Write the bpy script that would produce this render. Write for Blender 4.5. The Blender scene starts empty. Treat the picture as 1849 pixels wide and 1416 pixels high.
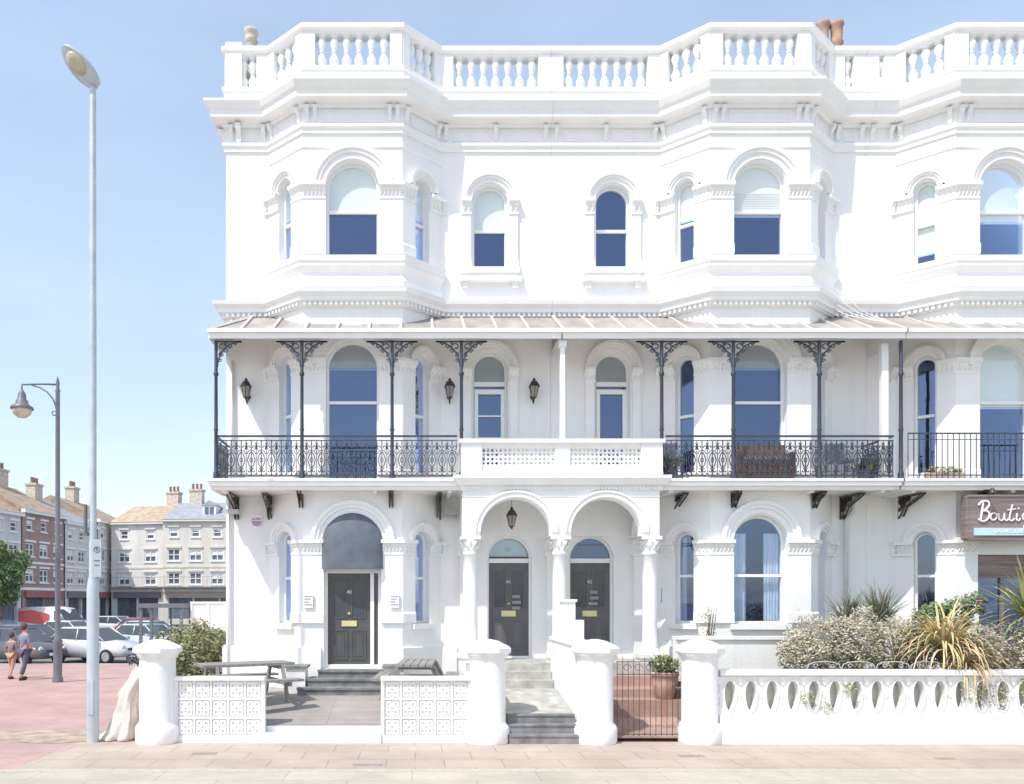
import bpy, math, random
from mathutils import Vector, Matrix
random.seed(7)
S=bpy.context.scene
COL=S.collection
pi=math.pi
# ------------------------------------------------------------------ materials
def mat(name,col,rough=.6,ns=3.0,na=.06,bump=0.0,bs=40.0,metal=0.0,stretch=(1,1,1),spec=.5,streak=0):
    m=bpy.data.materials.new(name); m.use_nodes=True
    nt=m.node_tree; b=nt.nodes['Principled BSDF']
    b.inputs['Roughness'].default_value=rough; b.inputs['Metallic'].default_value=metal
    b.inputs['Specular IOR Level'].default_value=spec
    tc=nt.nodes.new('ShaderNodeTexCoord'); mp=nt.nodes.new('ShaderNodeMapping')
    mp.inputs['Scale'].default_value=stretch
    nt.links.new(tc.outputs['Object'],mp.inputs['Vector'])
    n=nt.nodes.new('ShaderNodeTexNoise'); n.inputs['Scale'].default_value=ns; n.inputs['Detail'].default_value=6
    nt.links.new(mp.outputs['Vector'],n.inputs['Vector'])
    r=nt.nodes.new('ShaderNodeValToRGB')
    r.color_ramp.elements[0].position=.3; r.color_ramp.elements[1].position=.7
    lo=[max(0,c*(1-na*1.6)) for c in col]; hi=[min(1,c*(1+na)) for c in col]
    r.color_ramp.elements[0].color=(*lo,1); r.color_ramp.elements[1].color=(*hi,1)
    nt.links.new(n.outputs['Fac'],r.inputs['Fac']); outc=r.outputs['Color']
    if streak:
        mp2=nt.nodes.new('ShaderNodeMapping'); mp2.inputs['Scale'].default_value=(3.5,3.5,.22)
        nt.links.new(tc.outputs['Object'],mp2.inputs['Vector'])
        n3=nt.nodes.new('ShaderNodeTexNoise'); n3.inputs['Scale'].default_value=1.6; n3.inputs['Detail'].default_value=5; n3.inputs['Roughness'].default_value=.6
        nt.links.new(mp2.outputs['Vector'],n3.inputs['Vector'])
        r3=nt.nodes.new('ShaderNodeValToRGB'); r3.color_ramp.elements[0].position=.36; r3.color_ramp.elements[1].position=.52
        r3.color_ramp.elements[0].color=(1-streak,1-streak*1.08,1-streak*1.25,1); r3.color_ramp.elements[1].color=(1,1,1,1)
        nt.links.new(n3.outputs['Fac'],r3.inputs['Fac'])
        mx=nt.nodes.new('ShaderNodeMix'); mx.data_type='RGBA'; mx.blend_type='MULTIPLY'; mx.inputs[0].default_value=1
        nt.links.new(outc,mx.inputs[6]); nt.links.new(r3.outputs['Color'],mx.inputs[7]); outc=mx.outputs[2]
    nt.links.new(outc,b.inputs['Base Color'])
    if bump:
        n2=nt.nodes.new('ShaderNodeTexNoise'); n2.inputs['Scale'].default_value=bs; n2.inputs['Detail'].default_value=4
        nt.links.new(tc.outputs['Object'],n2.inputs['Vector'])
        bp=nt.nodes.new('ShaderNodeBump'); bp.inputs['Strength'].default_value=bump; bp.inputs['Distance'].default_value=.02
        nt.links.new(n2.outputs['Fac'],bp.inputs['Height']); nt.links.new(bp.outputs['Normal'],b.inputs['Normal'])
    return m
def brickmat(name,c1,c2,mortar,bw,rh,ms=.01,rough=.85,axis='xy',bump=.4,dirt=.25):
    m=bpy.data.materials.new(name); m.use_nodes=True
    nt=m.node_tree; b=nt.nodes['Principled BSDF']; b.inputs['Roughness'].default_value=rough
    tc=nt.nodes.new('ShaderNodeTexCoord'); src=tc.outputs['Object']
    if axis!='xy':
        sx=nt.nodes.new('ShaderNodeSeparateXYZ'); cx=nt.nodes.new('ShaderNodeCombineXYZ')
        nt.links.new(src,sx.inputs[0])
        ad=nt.nodes.new('ShaderNodeMath'); nt.links.new(sx.outputs[0],ad.inputs[0]); nt.links.new(sx.outputs[1],ad.inputs[1])
        nt.links.new(ad.outputs[0],cx.inputs[0]); nt.links.new(sx.outputs[2],cx.inputs[1]); src=cx.outputs[0]
    br=nt.nodes.new('ShaderNodeTexBrick'); br.inputs['Scale'].default_value=1
    br.inputs['Brick Width'].default_value=bw; br.inputs['Row Height'].default_value=rh; br.inputs['Mortar Size'].default_value=ms
    br.inputs['Color1'].default_value=(*c1,1); br.inputs['Color2'].default_value=(*c2,1); br.inputs['Mortar'].default_value=(*mortar,1)
    nt.links.new(src,br.inputs['Vector'])
    n=nt.nodes.new('ShaderNodeTexNoise'); n.inputs['Scale'].default_value=.9; n.inputs['Detail'].default_value=8; n.inputs['Roughness'].default_value=.65
    nt.links.new(tc.outputs['Object'],n.inputs['Vector'])
    r=nt.nodes.new('ShaderNodeValToRGB'); r.color_ramp.elements[0].position=.35; r.color_ramp.elements[1].position=.65
    r.color_ramp.elements[0].color=(1-dirt,1-dirt,1-dirt,1); r.color_ramp.elements[1].color=(1,1,1,1)
    nt.links.new(n.outputs['Fac'],r.inputs['Fac'])
    mx=nt.nodes.new('ShaderNodeMix'); mx.data_type='RGBA'; mx.blend_type='MULTIPLY'; mx.inputs[0].default_value=1
    nt.links.new(br.outputs['Color'],mx.inputs[6]); nt.links.new(r.outputs['Color'],mx.inputs[7])
    nt.links.new(mx.outputs[2],b.inputs['Base Color'])
    bp=nt.nodes.new('ShaderNodeBump'); bp.inputs['Strength'].default_value=bump; bp.inputs['Distance'].default_value=.01
    nt.links.new(br.outputs['Fac'],bp.inputs['Height']); bp.invert=True
    nt.links.new(bp.outputs['Normal'],b.inputs['Normal'])
    return m
def glassmat(name,tint=(.5,.62,.8),refl=.16,gc=(.8,.9,1)):
    m=bpy.data.materials.new(name); m.use_nodes=True; nt=m.node_tree
    for n in list(nt.nodes): nt.nodes.remove(n)
    o=nt.nodes.new('ShaderNodeOutputMaterial'); t=nt.nodes.new('ShaderNodeBsdfTransparent'); t.inputs[0].default_value=(*tint,1)
    g=nt.nodes.new('ShaderNodeBsdfGlossy'); g.inputs['Roughness'].default_value=.02; g.inputs[0].default_value=(*gc,1)
    f=nt.nodes.new('ShaderNodeFresnel'); f.inputs[0].default_value=1.5
    a=nt.nodes.new('ShaderNodeMath'); a.operation='ADD'; a.inputs[1].default_value=refl; a.use_clamp=True
    tc=nt.nodes.new('ShaderNodeTexCoord'); n=nt.nodes.new('ShaderNodeTexNoise'); n.inputs['Scale'].default_value=1.3
    bp=nt.nodes.new('ShaderNodeBump'); bp.inputs['Strength'].default_value=.12; bp.inputs['Distance'].default_value=.05
    nt.links.new(tc.outputs['Object'],n.inputs['Vector']); nt.links.new(n.outputs['Fac'],bp.inputs['Height']); nt.links.new(bp.outputs['Normal'],g.inputs['Normal'])
    mx=nt.nodes.new('ShaderNodeMixShader'); nt.links.new(f.outputs[0],a.inputs[0]); nt.links.new(a.outputs[0],mx.inputs[0])
    nt.links.new(t.outputs[0],mx.inputs[1]); nt.links.new(g.outputs[0],mx.inputs[2]); nt.links.new(mx.outputs[0],o.inputs[0])
    return m
WHITE=mat('white_stucco',(.88,.875,.86),.55,1.2,.02,.12,30,stretch=(1,1,.35),streak=.025)
TRIM=mat('white_gloss_trim',(.88,.875,.86),.45,2.5,.02,.06,60,streak=.02)
FRAME=mat('white_window_paint',(.86,.86,.84),.35,4,.02)
PIERW=mat('weathered_white_masonry',(.86,.855,.84),.6,2.2,.05,.35,22,stretch=(1,1,.5),streak=.05)
IRON=mat('dark_blue_iron',(.06,.07,.095),.4,6,.2,metal=.2)
IRONB=mat('black_iron',(.06,.05,.05),.45,6,.2)
GLASS=glassmat('window_glass',(.75,.85,.98),.17,(.52,.66,1))
GLASS2=glassmat('clear_glass',(.96,.97,.97),.01)
BLIND=mat('pale_blind',(.8,.86,.83),.8,1,.04)
BLIND2=mat('white_blind_slats',(.86,.88,.86),.8,.7,.03)
BLIND3=mat('grey_roller_blind',(.42,.44,.46),.8,1,.05)
CURT=mat('net_curtain',(.85,.85,.82),.9,6,.12,stretch=(6,6,.2))
ROOM=mat('dim_room_plaster',(.25,.3,.42),.9,1,.2)  # interior dimness and the blue of the panes are put into this colour
ZINC=mat('canopy_zinc',(.38,.35,.325),.6,3,.16,stretch=(1,.3,1))
LEAD=mat('flat_roof',(.25,.25,.26),.8)
DOOR=mat('charcoal_door_paint',(.13,.125,.13),.35,3,.1)
DOOR2=mat('black_door_paint',(.09,.09,.095),.3,3,.1)
BRASS=mat('brass',(.75,.65,.35),.35,8,.1,metal=.3)
AWN=mat('slate_blue_awning',(.13,.15,.185),.75,4,.12)
STEPD=mat('dark_grey_step',(.25,.25,.25),.75,4,.25,.3,30)
STEPL=mat('weathered_stone_step',(.46,.45,.42),.85,4,.2,.4,25)
DECK=brickmat('grey_patio_boards',(.45,.415,.39),(.39,.36,.34),(.22,.21,.2),3.0,.14,.008)
REDPATH=brickmat('red_garden_tiles',(.52,.34,.28),(.46,.29,.24),(.44,.39,.34),.22,.22,.012,dirt=.35)
SLAB=brickmat('pavement_slabs',(.53,.44,.365),(.48,.4,.335),(.33,.27,.23),.9,.62,.008,dirt=.2)
SLAB2=brickmat('promenade_slabs',(.54,.5,.42),(.51,.465,.395),(.38,.34,.29),1.8,1.2,.008,dirt=.22)
REDPAV=brickmat('red_block_paving',(.52,.35,.32),(.48,.32,.295),(.4,.28,.26),.22,.11,.006,dirt=.2)
ASPH=mat('street_asphalt',(.22,.22,.23),.9,.8,.15)
KERB=mat('pale_edging',(.52,.47,.4),.8,12,.1,.3,40)
DIRT=mat('sandy_dirt',(.45,.36,.28),.95,3,.25,.5,30)
SOIL=mat('garden_soil',(.14,.12,.08),.95,8,.3,.6,20)
WOOD=mat('silvered_timber',(.3,.285,.27),.8,6,.2,.3,30,stretch=(.5,5,5))
GREYP=mat('galvanised_steel',(.5,.55,.6),.45,3,.08,metal=.2)
GREYD=mat('dark_grey_paint',(.15,.16,.19),.45,3,.1)
LENS=mat('lamp_lens',(.55,.5,.38),.2,4,.2)
TERRA=mat('terracotta',(.6,.4,.32),.8,6,.12)
POTC=mat('chimney_pot_clay',(.48,.31,.22),.85,6,.2)
STACK=mat('stack_render',(.62,.54,.46),.9,4,.2)
CLOTH=mat('cream_cloth',(.74,.66,.59),.95,5,.14,.4,25)
BROWNS=mat('brown_stained_board',(.25,.195,.18),.6,2,.25,.3,20,stretch=(.4,1,8))
TEAL=mat('pale_blue_strip',(.5,.68,.75),.6)
LETTER=mat('white_lettering',(.85,.85,.84),.5)
MUTED=mat('muted_print',(.45,.45,.45),.6)
RED=mat('red_paint',(.55,.1,.1),.4)
DARK=mat('dark_text',(.06,.06,.07),.6)
RUB=mat('tyre_rubber',(.03,.03,.03),.85)
RIM=mat('alloy',(.5,.5,.52),.3,4,.05,metal=.5)
CGL=mat('car_glass',(.07,.08,.095),.08,2,.1)
BGL=mat('distant_window_glass',(.14,.16,.2),.1,2,.2)  # colour lightened to carry the haze of distance
SKIN=mat('skin',(.5,.3,.22),.6)
WICK=mat('brown_wicker',(.22,.14,.1),.8,30,.3,.5,60)
def leafmat(n,c,a=.35): return mat(n,c,.6,2.2,a)
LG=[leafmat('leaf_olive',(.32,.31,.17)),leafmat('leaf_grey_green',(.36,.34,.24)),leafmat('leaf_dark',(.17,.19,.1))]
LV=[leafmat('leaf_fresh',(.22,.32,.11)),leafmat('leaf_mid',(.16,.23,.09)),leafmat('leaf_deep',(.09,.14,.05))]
LH=[leafmat('hedge_light',(.27,.3,.14)),leafmat('hedge_mid',(.19,.22,.1)),leafmat('hedge_brown',(.25,.19,.12))]
LY=[leafmat('strap_yellow',(.64,.5,.25),.15),leafmat('strap_lime',(.5,.48,.22),.2),leafmat('strap_straw',(.7,.54,.34),.15)]
LB=[leafmat('spike_blue_green',(.27,.33,.25),.25),leafmat('spike_green',(.21,.28,.15),.25),leafmat('spike_brown',(.3,.25,.18),.25)]
LFL=[leafmat('seedhead_cream',(.58,.53,.42),.2),leafmat('seedhead_tan',(.48,.42,.31),.2),leafmat('leaf_grey',(.3,.31,.18))]
FLOW=mat('pink_flower',(.6,.25,.22),.7)
YFLOW=mat('yellow_flower',(.75,.55,.08),.7)
BARK=mat('bark',(.2,.16,.11),.9,8,.3)
# ------------------------------------------------------------------ object helpers
WL={}
def wl(o): return WL.get(o.name,Vector((0,0,0)))
def thing(name,loc,label,cat,group=None):
    o=bpy.data.objects.new(name,None); o.empty_display_size=.3; o.location=loc; COL.objects.link(o)
    WL[o.name]=Vector(loc); o['label']=label; o['category']=cat
    if group: o['group']=group
    return o
class MB:
    def __init__(s): s.v=[];s.f=[];s.m=[];s.s=[]
    def add(s,vs,fs,m=0,sm=False):
        o=len(s.v); s.v.extend([tuple(v) for v in vs])
        for f in fs:
            s.f.append(tuple(i+o for i in f)); s.m.append(m); s.s.append(sm)
    def box(s,x0,x1,y0,y1,z0,z1,m=0):
        s.add([(x0,y0,z0),(x1,y0,z0),(x1,y1,z0),(x0,y1,z0),(x0,y0,z1),(x1,y0,z1),(x1,y1,z1),(x0,y1,z1)],
          [(0,3,2,1),(4,5,6,7),(0,1,5,4),(1,2,6,5),(2,3,7,6),(3,0,4,7)],m)
    def fbox(s,F,u0,u1,d0,d1,z0,z1,m=0):
        p=[F(u,d,z) for z in (z0,z1) for (u,d) in ((u0,d0),(u1,d0),(u1,d1),(u0,d1))]
        s.add(p,[(0,3,2,1),(4,5,6,7),(0,1,5,4),(1,2,6,5),(2,3,7,6),(3,0,4,7)],m)
    def lathe(s,prof,c,seg=16,m=0,sm=True,fold=None,axis=None):
        vs=[];n=len(prof)
        for i,(r,z) in enumerate(prof):
            for k in range(seg):
                a=2*pi*(k+.5)/seg; rr=r*(fold(a,z) if fold else 1)
                p=Vector((rr*math.cos(a),rr*math.sin(a),z))
                if axis=='x': p=Vector((p.z,p.x,p.y))
                if axis=='y': p=Vector((p.x,p.z,p.y))
                vs.append(p+Vector(c))
        fs=[(i*seg+k,i*seg+(k+1)%seg,(i+1)*seg+(k+1)%seg,(i+1)*seg+k) for i in range(n-1) for k in range(seg)]
        s.add(vs,fs,m,sm)
        s.add(vs[:seg],[tuple(reversed(range(seg)))],m); s.add(vs[-seg:],[tuple(range(seg))],m)
    def tube(s,pts,r,seg=5,m=0,sm=True):
        P=[Vector(p) for p in pts]; n=len(P)
        rs=r if isinstance(r,(list,tuple)) else [r]*n
        vs=[]; up=Vector((0,1,0))
        for i in range(n):
            t=(P[min(i+1,n-1)]-P[max(i-1,0)])
            if t.length<1e-9: t=Vector((0,0,1))
            t.normalize()
            ref=up if abs(t.dot(up))<.9 else Vector((1,0,0))
            a=t.cross(ref).normalized(); b=t.cross(a)
            for k in range(seg):
                w=2*pi*(k+.5)/seg; vs.append(P[i]+rs[i]*(math.cos(w)*a+math.sin(w)*b))
        fs=[(i*seg+k,i*seg+(k+1)%seg,(i+1)*seg+(k+1)%seg,(i+1)*seg+k) for i in range(n-1) for k in range(seg)]
        fs+=[tuple(reversed(range(seg))),tuple(range((n-1)*seg,n*seg))]
        s.add(vs,fs,m,sm and seg>4)
    def plate(s,F,pts,d,m=0): s.add([F(u,d,z) for u,z in pts],[tuple(range(len(pts)))],m)
    def prism(s,F,pts,d0,d1,m=0):
        n=len(pts); s.add([F(u,d0,z) for u,z in pts]+[F(u,d1,z) for u,z in pts],
          [tuple(range(n)),tuple(reversed(range(n,2*n)))]+[(i,(i+1)%n,n+(i+1)%n,n+i) for i in range(n)],m)
    def ring(s,F,po,pin,d0,d1,m=0):
        n=len(po)
        vs=[F(u,d0,z) for u,z in po]+[F(u,d0,z) for u,z in pin]+[F(u,d1,z) for u,z in po]+[F(u,d1,z) for u,z in pin]
        fs=[]
        for i in range(n):
            j=(i+1)%n
            fs+=[(i,j,n+j,n+i),(n+i,n+j,3*n+j,3*n+i),(i,2*n+i,2*n+j,j),(2*n+i,3*n+i,3*n+j,2*n+j)]
        s.add(vs,fs,m)
    def arch(s,F,c,zs,r0,r1,d0,d1,m=0,N=18,k=1):
        ts=[pi*i/N for i in range(N+1)]
        o=[(c-r1*math.cos(t),zs+r1*k*math.sin(t)) for t in ts]; i_=[(c-r0*math.cos(t),zs+r0*k*math.sin(t)) for t in ts]
        n=len(o); vs=[F(u,d0,z) for u,z in o]+[F(u,d0,z) for u,z in i_]+[F(u,d1,z) for u,z in o]+[F(u,d1,z) for u,z in i_]
        fs=[]
        for a in range(n-1):
            b=a+1; fs+=[(a,b,n+b,n+a),(n+a,n+b,3*n+b,3*n+a),(a,2*n+a,2*n+b,b)]
        fs+=[(0,n,3*n,2*n),(n-1,3*n-1,4*n-1,2*n-1)]
        s.add(vs,fs,m)
    def sweep(s,path,prof,m=0,closed=False,sm=False):
        n=len(path); k=len(prof); vs=[]
        for i in range(n):
            ns=[]
            if i>0:
                d=Vector(path[i])-Vector(path[i-1]); d.normalize(); ns.append(Vector((d.y,-d.x)))
            if i<n-1:
                d=Vector(path[i+1])-Vector(path[i]); d.normalize(); ns.append(Vector((d.y,-d.x)))
            mt=ns[0] if len(ns)==1 else (ns[0]+ns[1])/(1+ns[0].dot(ns[1]))
            for (o,z) in prof: vs.append((path[i][0]+mt.x*o,path[i][1]+mt.y*o,z))
        kk=k if closed else k-1
        fs=[(i*k+j,(i+1)*k+j,(i+1)*k+(j+1)%k,i*k+(j+1)%k) for i in range(n-1) for j in range(kk)]
        fs+=[tuple(range(k)),tuple(reversed(range((n-1)*k,n*k)))]
        s.add(vs,fs,m,sm)
    def xf(s,M): s.v=[tuple(M@Vector(v)) for v in s.v]; return s
    def obj(s,name,mats,parent=None,label=None,cat=None,group=None,kind=None,origin=None):
        if not s.v: s.add([(0,0,0),(0,0,.001),(0,.001,0)],[(0,1,2)])
        xs=[v[0] for v in s.v]; ys=[v[1] for v in s.v]; zs=[v[2] for v in s.v]
        c=Vector(origin) if origin else Vector(((min(xs)+max(xs))/2,(min(ys)+max(ys))/2,min(zs)))
        me=bpy.data.meshes.new(name); me.from_pydata([(v[0]-c.x,v[1]-c.y,v[2]-c.z) for v in s.v],[],s.f)
        if not isinstance(mats,(list,tuple)): mats=[mats]
        for m in mats: me.materials.append(m)
        me.polygons.foreach_set('material_index',s.m); me.polygons.foreach_set('use_smooth',s.s); me.update()
        o=bpy.data.objects.new(name,me); COL.objects.link(o)
        WL[o.name]=c
        if parent: o.parent=parent; o.location=c-wl(parent)
        else: o.location=c
        if label: o['label']=label
        if cat: o['category']=cat
        if group: o['group']=group
        if kind: o['kind']=kind
        return o
def copyto(src,parent,world):
    o=src.copy(); COL.objects.link(o); o.parent=parent; o.location=Vector(world)-(wl(parent) if parent else Vector((0,0,0))); WL[o.name]=Vector(world); return o
def FR(p0,p1=None,d=None):
    if d is None: d=(Vector(p1)-Vector(p0)); d.normalize()
    dx,dy=d[0],d[1]
    def F(u,dd,z): return (p0[0]+u*dx-dd*dy,p0[1]+u*dy+dd*dx,z)
    return F
def outline(a,b,zb,zs,k,i=0,N=16):
    r=(b-a)/2-i; c=(a+b)/2; rise=max(0,(b-a)/2*k-i) if k else 0
    zt=zs if k else zs-i
    return [(a+i,zb+i)]+[(c-r*math.cos(pi*t/N),zt+rise*math.sin(pi*t/N)) for t in range(N+1)]+[(b-i,zb+i)]
def panel(mb,F,u0,u1,z0,z1,ops,depth=.3,m=0,N=16):
    q=lambda a,b,c,d:mb.add([F(a,0,c),F(b,0,c),F(b,0,d),F(a,0,d)],[(0,1,2,3)],m)
    u=u0
    for (a,b,zb,zs,k) in sorted(ops):
        q(u,a,z0,z1)
        if zb>z0: q(a,b,z0,zb)
        r=(b-a)/2;c=(a+b)/2
        pts=[(c-r*math.cos(pi*t/N),zs+r*k*math.sin(pi*t/N)) for t in range(N+1)] if k else [(a,zs),(b,zs)]
        for i in range(len(pts)-1):
            (ua,za),(ub,zc)=pts[i],pts[i+1]
            mb.add([F(ua,0,za),F(ub,0,zc),F(ub,0,z1),F(ua,0,z1)],[(0,1,2,3)],m)
        ol=[(a,zb)]+pts+[(b,zb)]
        n=len(ol)
        for i in range(n):
            (ua,za),(ub,zc)=ol[i],ol[(i+1)%n]
            mb.add([F(ua,0,za),F(ub,0,zc),F(ub,depth,zc),F(ua,depth,za)],[(0,1,2,3)],m)
        u=b
    q(u,u1,z0,z1)
def window(parent,F,a,b,zb,zs,k,d=.14,mid=None,blind=None,bmat=None,transom=None,curtain=False,slats=False):
    mb=MB(); mb.ring(F,outline(a,b,zb,zs,k,.002),outline(a,b,zb,zs,k,.055),d,d+.09)
    if mid: mb.fbox(F,a+.05,b-.05,d-.02,d+.06,mid-.03,mid+.03)
    if transom: mb.fbox(F,a+.05,b-.05,d-.03,d+.07,transom-.05,transom+.05)
    w=mb.obj('window',FRAME,parent)
    g=MB()
    if blind:
        g.plate(F,outline(a,b,blind,zs,k,.03),d+.045,1)
        g.plate(F,[(a+.03,zb+.03),(a+.03,blind+.03),(b-.03,blind+.03),(b-.03,zb+.03)],d+.045,0)
    else: g.plate(F,outline(a,b,zb,zs,k,.03),d+.045)
    g.obj('glass',[GLASS,GLASS2],w)
    if blind:
        bl=MB(); bl.plate(F,outline(a,b,blind,zs,k,.04),d+.07)
        bl.fbox(F,a+.05,b-.05,d+.06,d+.08,blind,blind+.03)
        if slats:
            z=blind+.06
            while z<zs: bl.fbox(F,a+.06,b-.06,d+.055,d+.069,z,z+.012); z+=.05
        bl.obj('blind',bmat or BLIND,w)
    if curtain:
        for (c0,c1) in ((a+.03,a+(b-a)*.33),(b-(b-a)*.33,b-.03)):
            cu=MB(); n=18
            for i in range(n):
                ua=c0+(c1-c0)*i/n; ub=c0+(c1-c0)*(i+1)/n
                da=d+.15+.025*math.sin(i*1.9); db=d+.15+.025*math.sin((i+1)*1.9)
                cu.add([F(ua,da,zb+.05),F(ub,db,zb+.05),F(ub,db,zs+.2),F(ua,da,zs+.2)],[(0,1,2,3)],0,True)
            cu.obj('curtain',CURT,w)
    return w
def spiral(c,r0,r1,t0,t1,F2,n=12):
    return [F2(c[0]+(r0+(r1-r0)*i/n)*math.cos(t0+(t1-t0)*i/n),c[1]+(r0+(r1-r0)*i/n)*math.sin(t0+(t1-t0)*i/n)) for i in range(n+1)]
YF=18.5; YB=17.75; YC=17.2
def balprof(h,r=.085):
    return [(r*1.0,0),(r*1.0,.05*h),(r*.6,.08*h),(r*1.05,.2*h),(r*1.1,.3*h),(r*.55,.44*h),(r*.5,.48*h),(r*.75,.5*h),(r*.5,.53*h),(r*.55,.58*h),(r*1.05,.72*h),(r*1.0,.82*h),(r*.6,.92*h),(r*1.0,.95*h),(r*1.0,h)]
BALME=None
def capital(mb,path,z0,z1,o=.012,leaf=True):
    h=z1-z0
    mb.sweep(path,[(0,z0),(.035+o,z0),(.035+o,z0+.05),(.02+o,z0+.06),(.03+o,z0+.45*h),(.07+o,z0+.72*h),(.12+o,z0+.78*h),(.12+o,z1),(0,z1)])
    if leaf:
        for i in range(len(path)-1):
            p0=Vector(path[i]);p1=Vector(path[i+1]);L=(p1-p0).length
            if L<.08: continue
            F=FR(path[i],path[i+1]); n=max(1,int(L/.075))
            for j in range(n):
                u=(j+.5)*L/n
                for (dz,dd) in ((.2,.045),(.5,.075)):
                    zc=z0+dz*h; w=.028
                    mb.add([F(u-w,-.02-o,zc-.04),F(u+w,-.02-o,zc-.04),F(u+w,-.03-o,zc+.06),F(u-w,-.03-o,zc+.06),F(u,-dd-.03-o,zc+.05),F(u,-.04-o,zc+.1)],
                      [(0,1,4),(1,2,4),(0,4,3),(4,2,5),(3,4,5)])
def console(mb,F,u,z1,w=.13,h=.42,o=.3):
    pr=[(0,z1),(-o,z1),(-o,z1-.17*h),(-o*.9,z1-.28*h),(-o*.55,z1-.4*h),(-o*.38,z1-.62*h),(-o*.42,z1-.78*h),(-o*.3,z1-h+.02),(-o*.1,z1-h),(0,z1-h)]
    n=len(pr); vs=[F(u-w/2,d,z) for d,z in pr]+[F(u+w/2,d,z) for d,z in pr]
    mb.add(vs,[tuple(range(n)),tuple(reversed(range(n,2*n)))]+[(i,i+1,n+i+1,n+i) for i in range(n-1)])
def scrollpost(mb,x,y,zt,zb,left=True,right=True):
    mb.lathe([(.06,zb),(.06,zb+.12),(.042,zb+.16),(.038,zb+1.0),(.052,zb+1.03),(.04,zb+1.07),(.034,zt-.75),(.055,zt-.72),(.05,zt-.68),(.036,zt-.64),(.036,zt)],(x,y,0),8)
    for sg,on in ((-1,left),(1,right)):
        if not on: continue
        F2=lambda a,b:(x+sg*a,y,zt+b)
        arc=[F2(.03+.5*(1-math.cos(t)),-.55+.53*math.sin(t)) for t in [pi/2*i/10 for i in range(11)]]
        mb.tube(arc,.02,4); mb.tube([F2(0,-.02),F2(.54,-.02)],.02,4)
        for (c,r,t0,t1) in (((.12,-.13),.085,0,5.5),((.29,-.1),.06,3,8.6),((.1,-.3),.055,1,6.4),((.41,-.065),.035,0,6.3),((.2,-.22),.045,0,6.3),((.08,-.42),.04,0,6),((.2,-.06),.03,0,6)):
            mb.tube(spiral(c,r,r*.3,t0,t1,F2,10),.016,4)
def ironrail(mb,x0,x1,y,z0,z1,ax='x'):
    P=(lambda u,z:(u,y,z)) if ax=='x' else (lambda u,z:(y,u,z))
    mb.tube([P(x0,z1),P(x1,z1)],.027,4); mb.tube([P(x0,z1-.09),P(x1,z1-.09)],.013,4); mb.tube([P(x0,z0+.03),P(x1,z0+.03)],.018,4)
    n=max(1,round(abs(x1-x0)/.215)); w=(x1-x0)/n; h=z1-z0
    for i in range(n):
        c=x0+(i+.5)*w; F2=lambda a,b:P(c+a,z0+b*h/.85)
        mb.tube([F2(0,.03),F2(0,.76)],.013,4); mb.tube([F2(-w/2,.03),F2(-w/2,.76)],.009,4)
        for sg in (-1,1):
            G=lambda a,b:F2(sg*a,b)
            mb.tube([G(0,.18),G(.05,.26),G(.08,.36),G(.05,.46),G(.015,.52)],.0125,4)
            mb.tube(spiral((.05,.62),.05,.015,-1.2,3.9,G,8),.012,4)
            mb.tube(spiral((.05,.14),.045,.015,1.5,6.6,G,8),.0125,4)
            mb.tube([G(.015,.56),G(.06,.54),G(.09,.48)],.011,4)
            mb.tube([G(.01,.06),G(.06,.04),G(.1,.08)],.011,4)
            mb.tube([G(.08,.72),G(.1,.66),G(.09,.58)],.009,4)
        mb.tube([F2(.032*math.cos(t),.36+.05*math.sin(t)) for t in [2*pi*k/8 for k in range(9)]],.01,4)
def underbracket(mb,x,y0,z,L=.55,h=.4,w=.035):
    for dx in (-w,w):
        G=lambda a,b:(x+dx,y0-a,z+b)
        mb.tube([G(0,-.02),G(L,-.02)],.02,4); mb.tube([G(.02,0),G(.02,-h)],.02,4)
        mb.tube([G(.02,-h),G(.12,-h*.85),G(.25,-h*.5),G(L*.8,-.1),G(L,-.02)],.02,4)
        mb.tube(spiral((.13,-.13),.1,.03,0,7,G,12),.016,4); mb.tube(spiral((.3,-.09),.07,.02,0,7,G,10),.014,4)
        mb.tube(spiral((.08,-.3),.05,.02,0,6,G,8),.014,4)
    mb.add([(x-.012,y0,z),(x-.012,y0-L*.6,z),(x-.012,y0-.02,z-h*.7)],[(0,1,2)])
def text(st,size,loc,parent,m,name='lettering',align='CENTER',ext=.004):
    cu=bpy.data.curves.new('t','FONT'); cu.body=st; cu.size=size; cu.extrude=ext; cu.align_x=align; cu.align_y='CENTER'
    ob=bpy.data.objects.new('t',cu); COL.objects.link(ob); bpy.context.view_layer.update()
    me=bpy.data.meshes.new_from_object(ob); bpy.data.objects.remove(ob); 
    for v in me.vertices: v.co=Vector((v.co.x,-v.co.z,v.co.y))
    me.materials.clear(); me.materials.append(m); me.name=name
    o=bpy.data.objects.new(name,me); COL.objects.link(o); WL[o.name]=Vector(loc)
    if parent: o.parent=parent; o.location=Vector(loc)-wl(parent)
    else: o.location=loc
    return o
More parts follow.
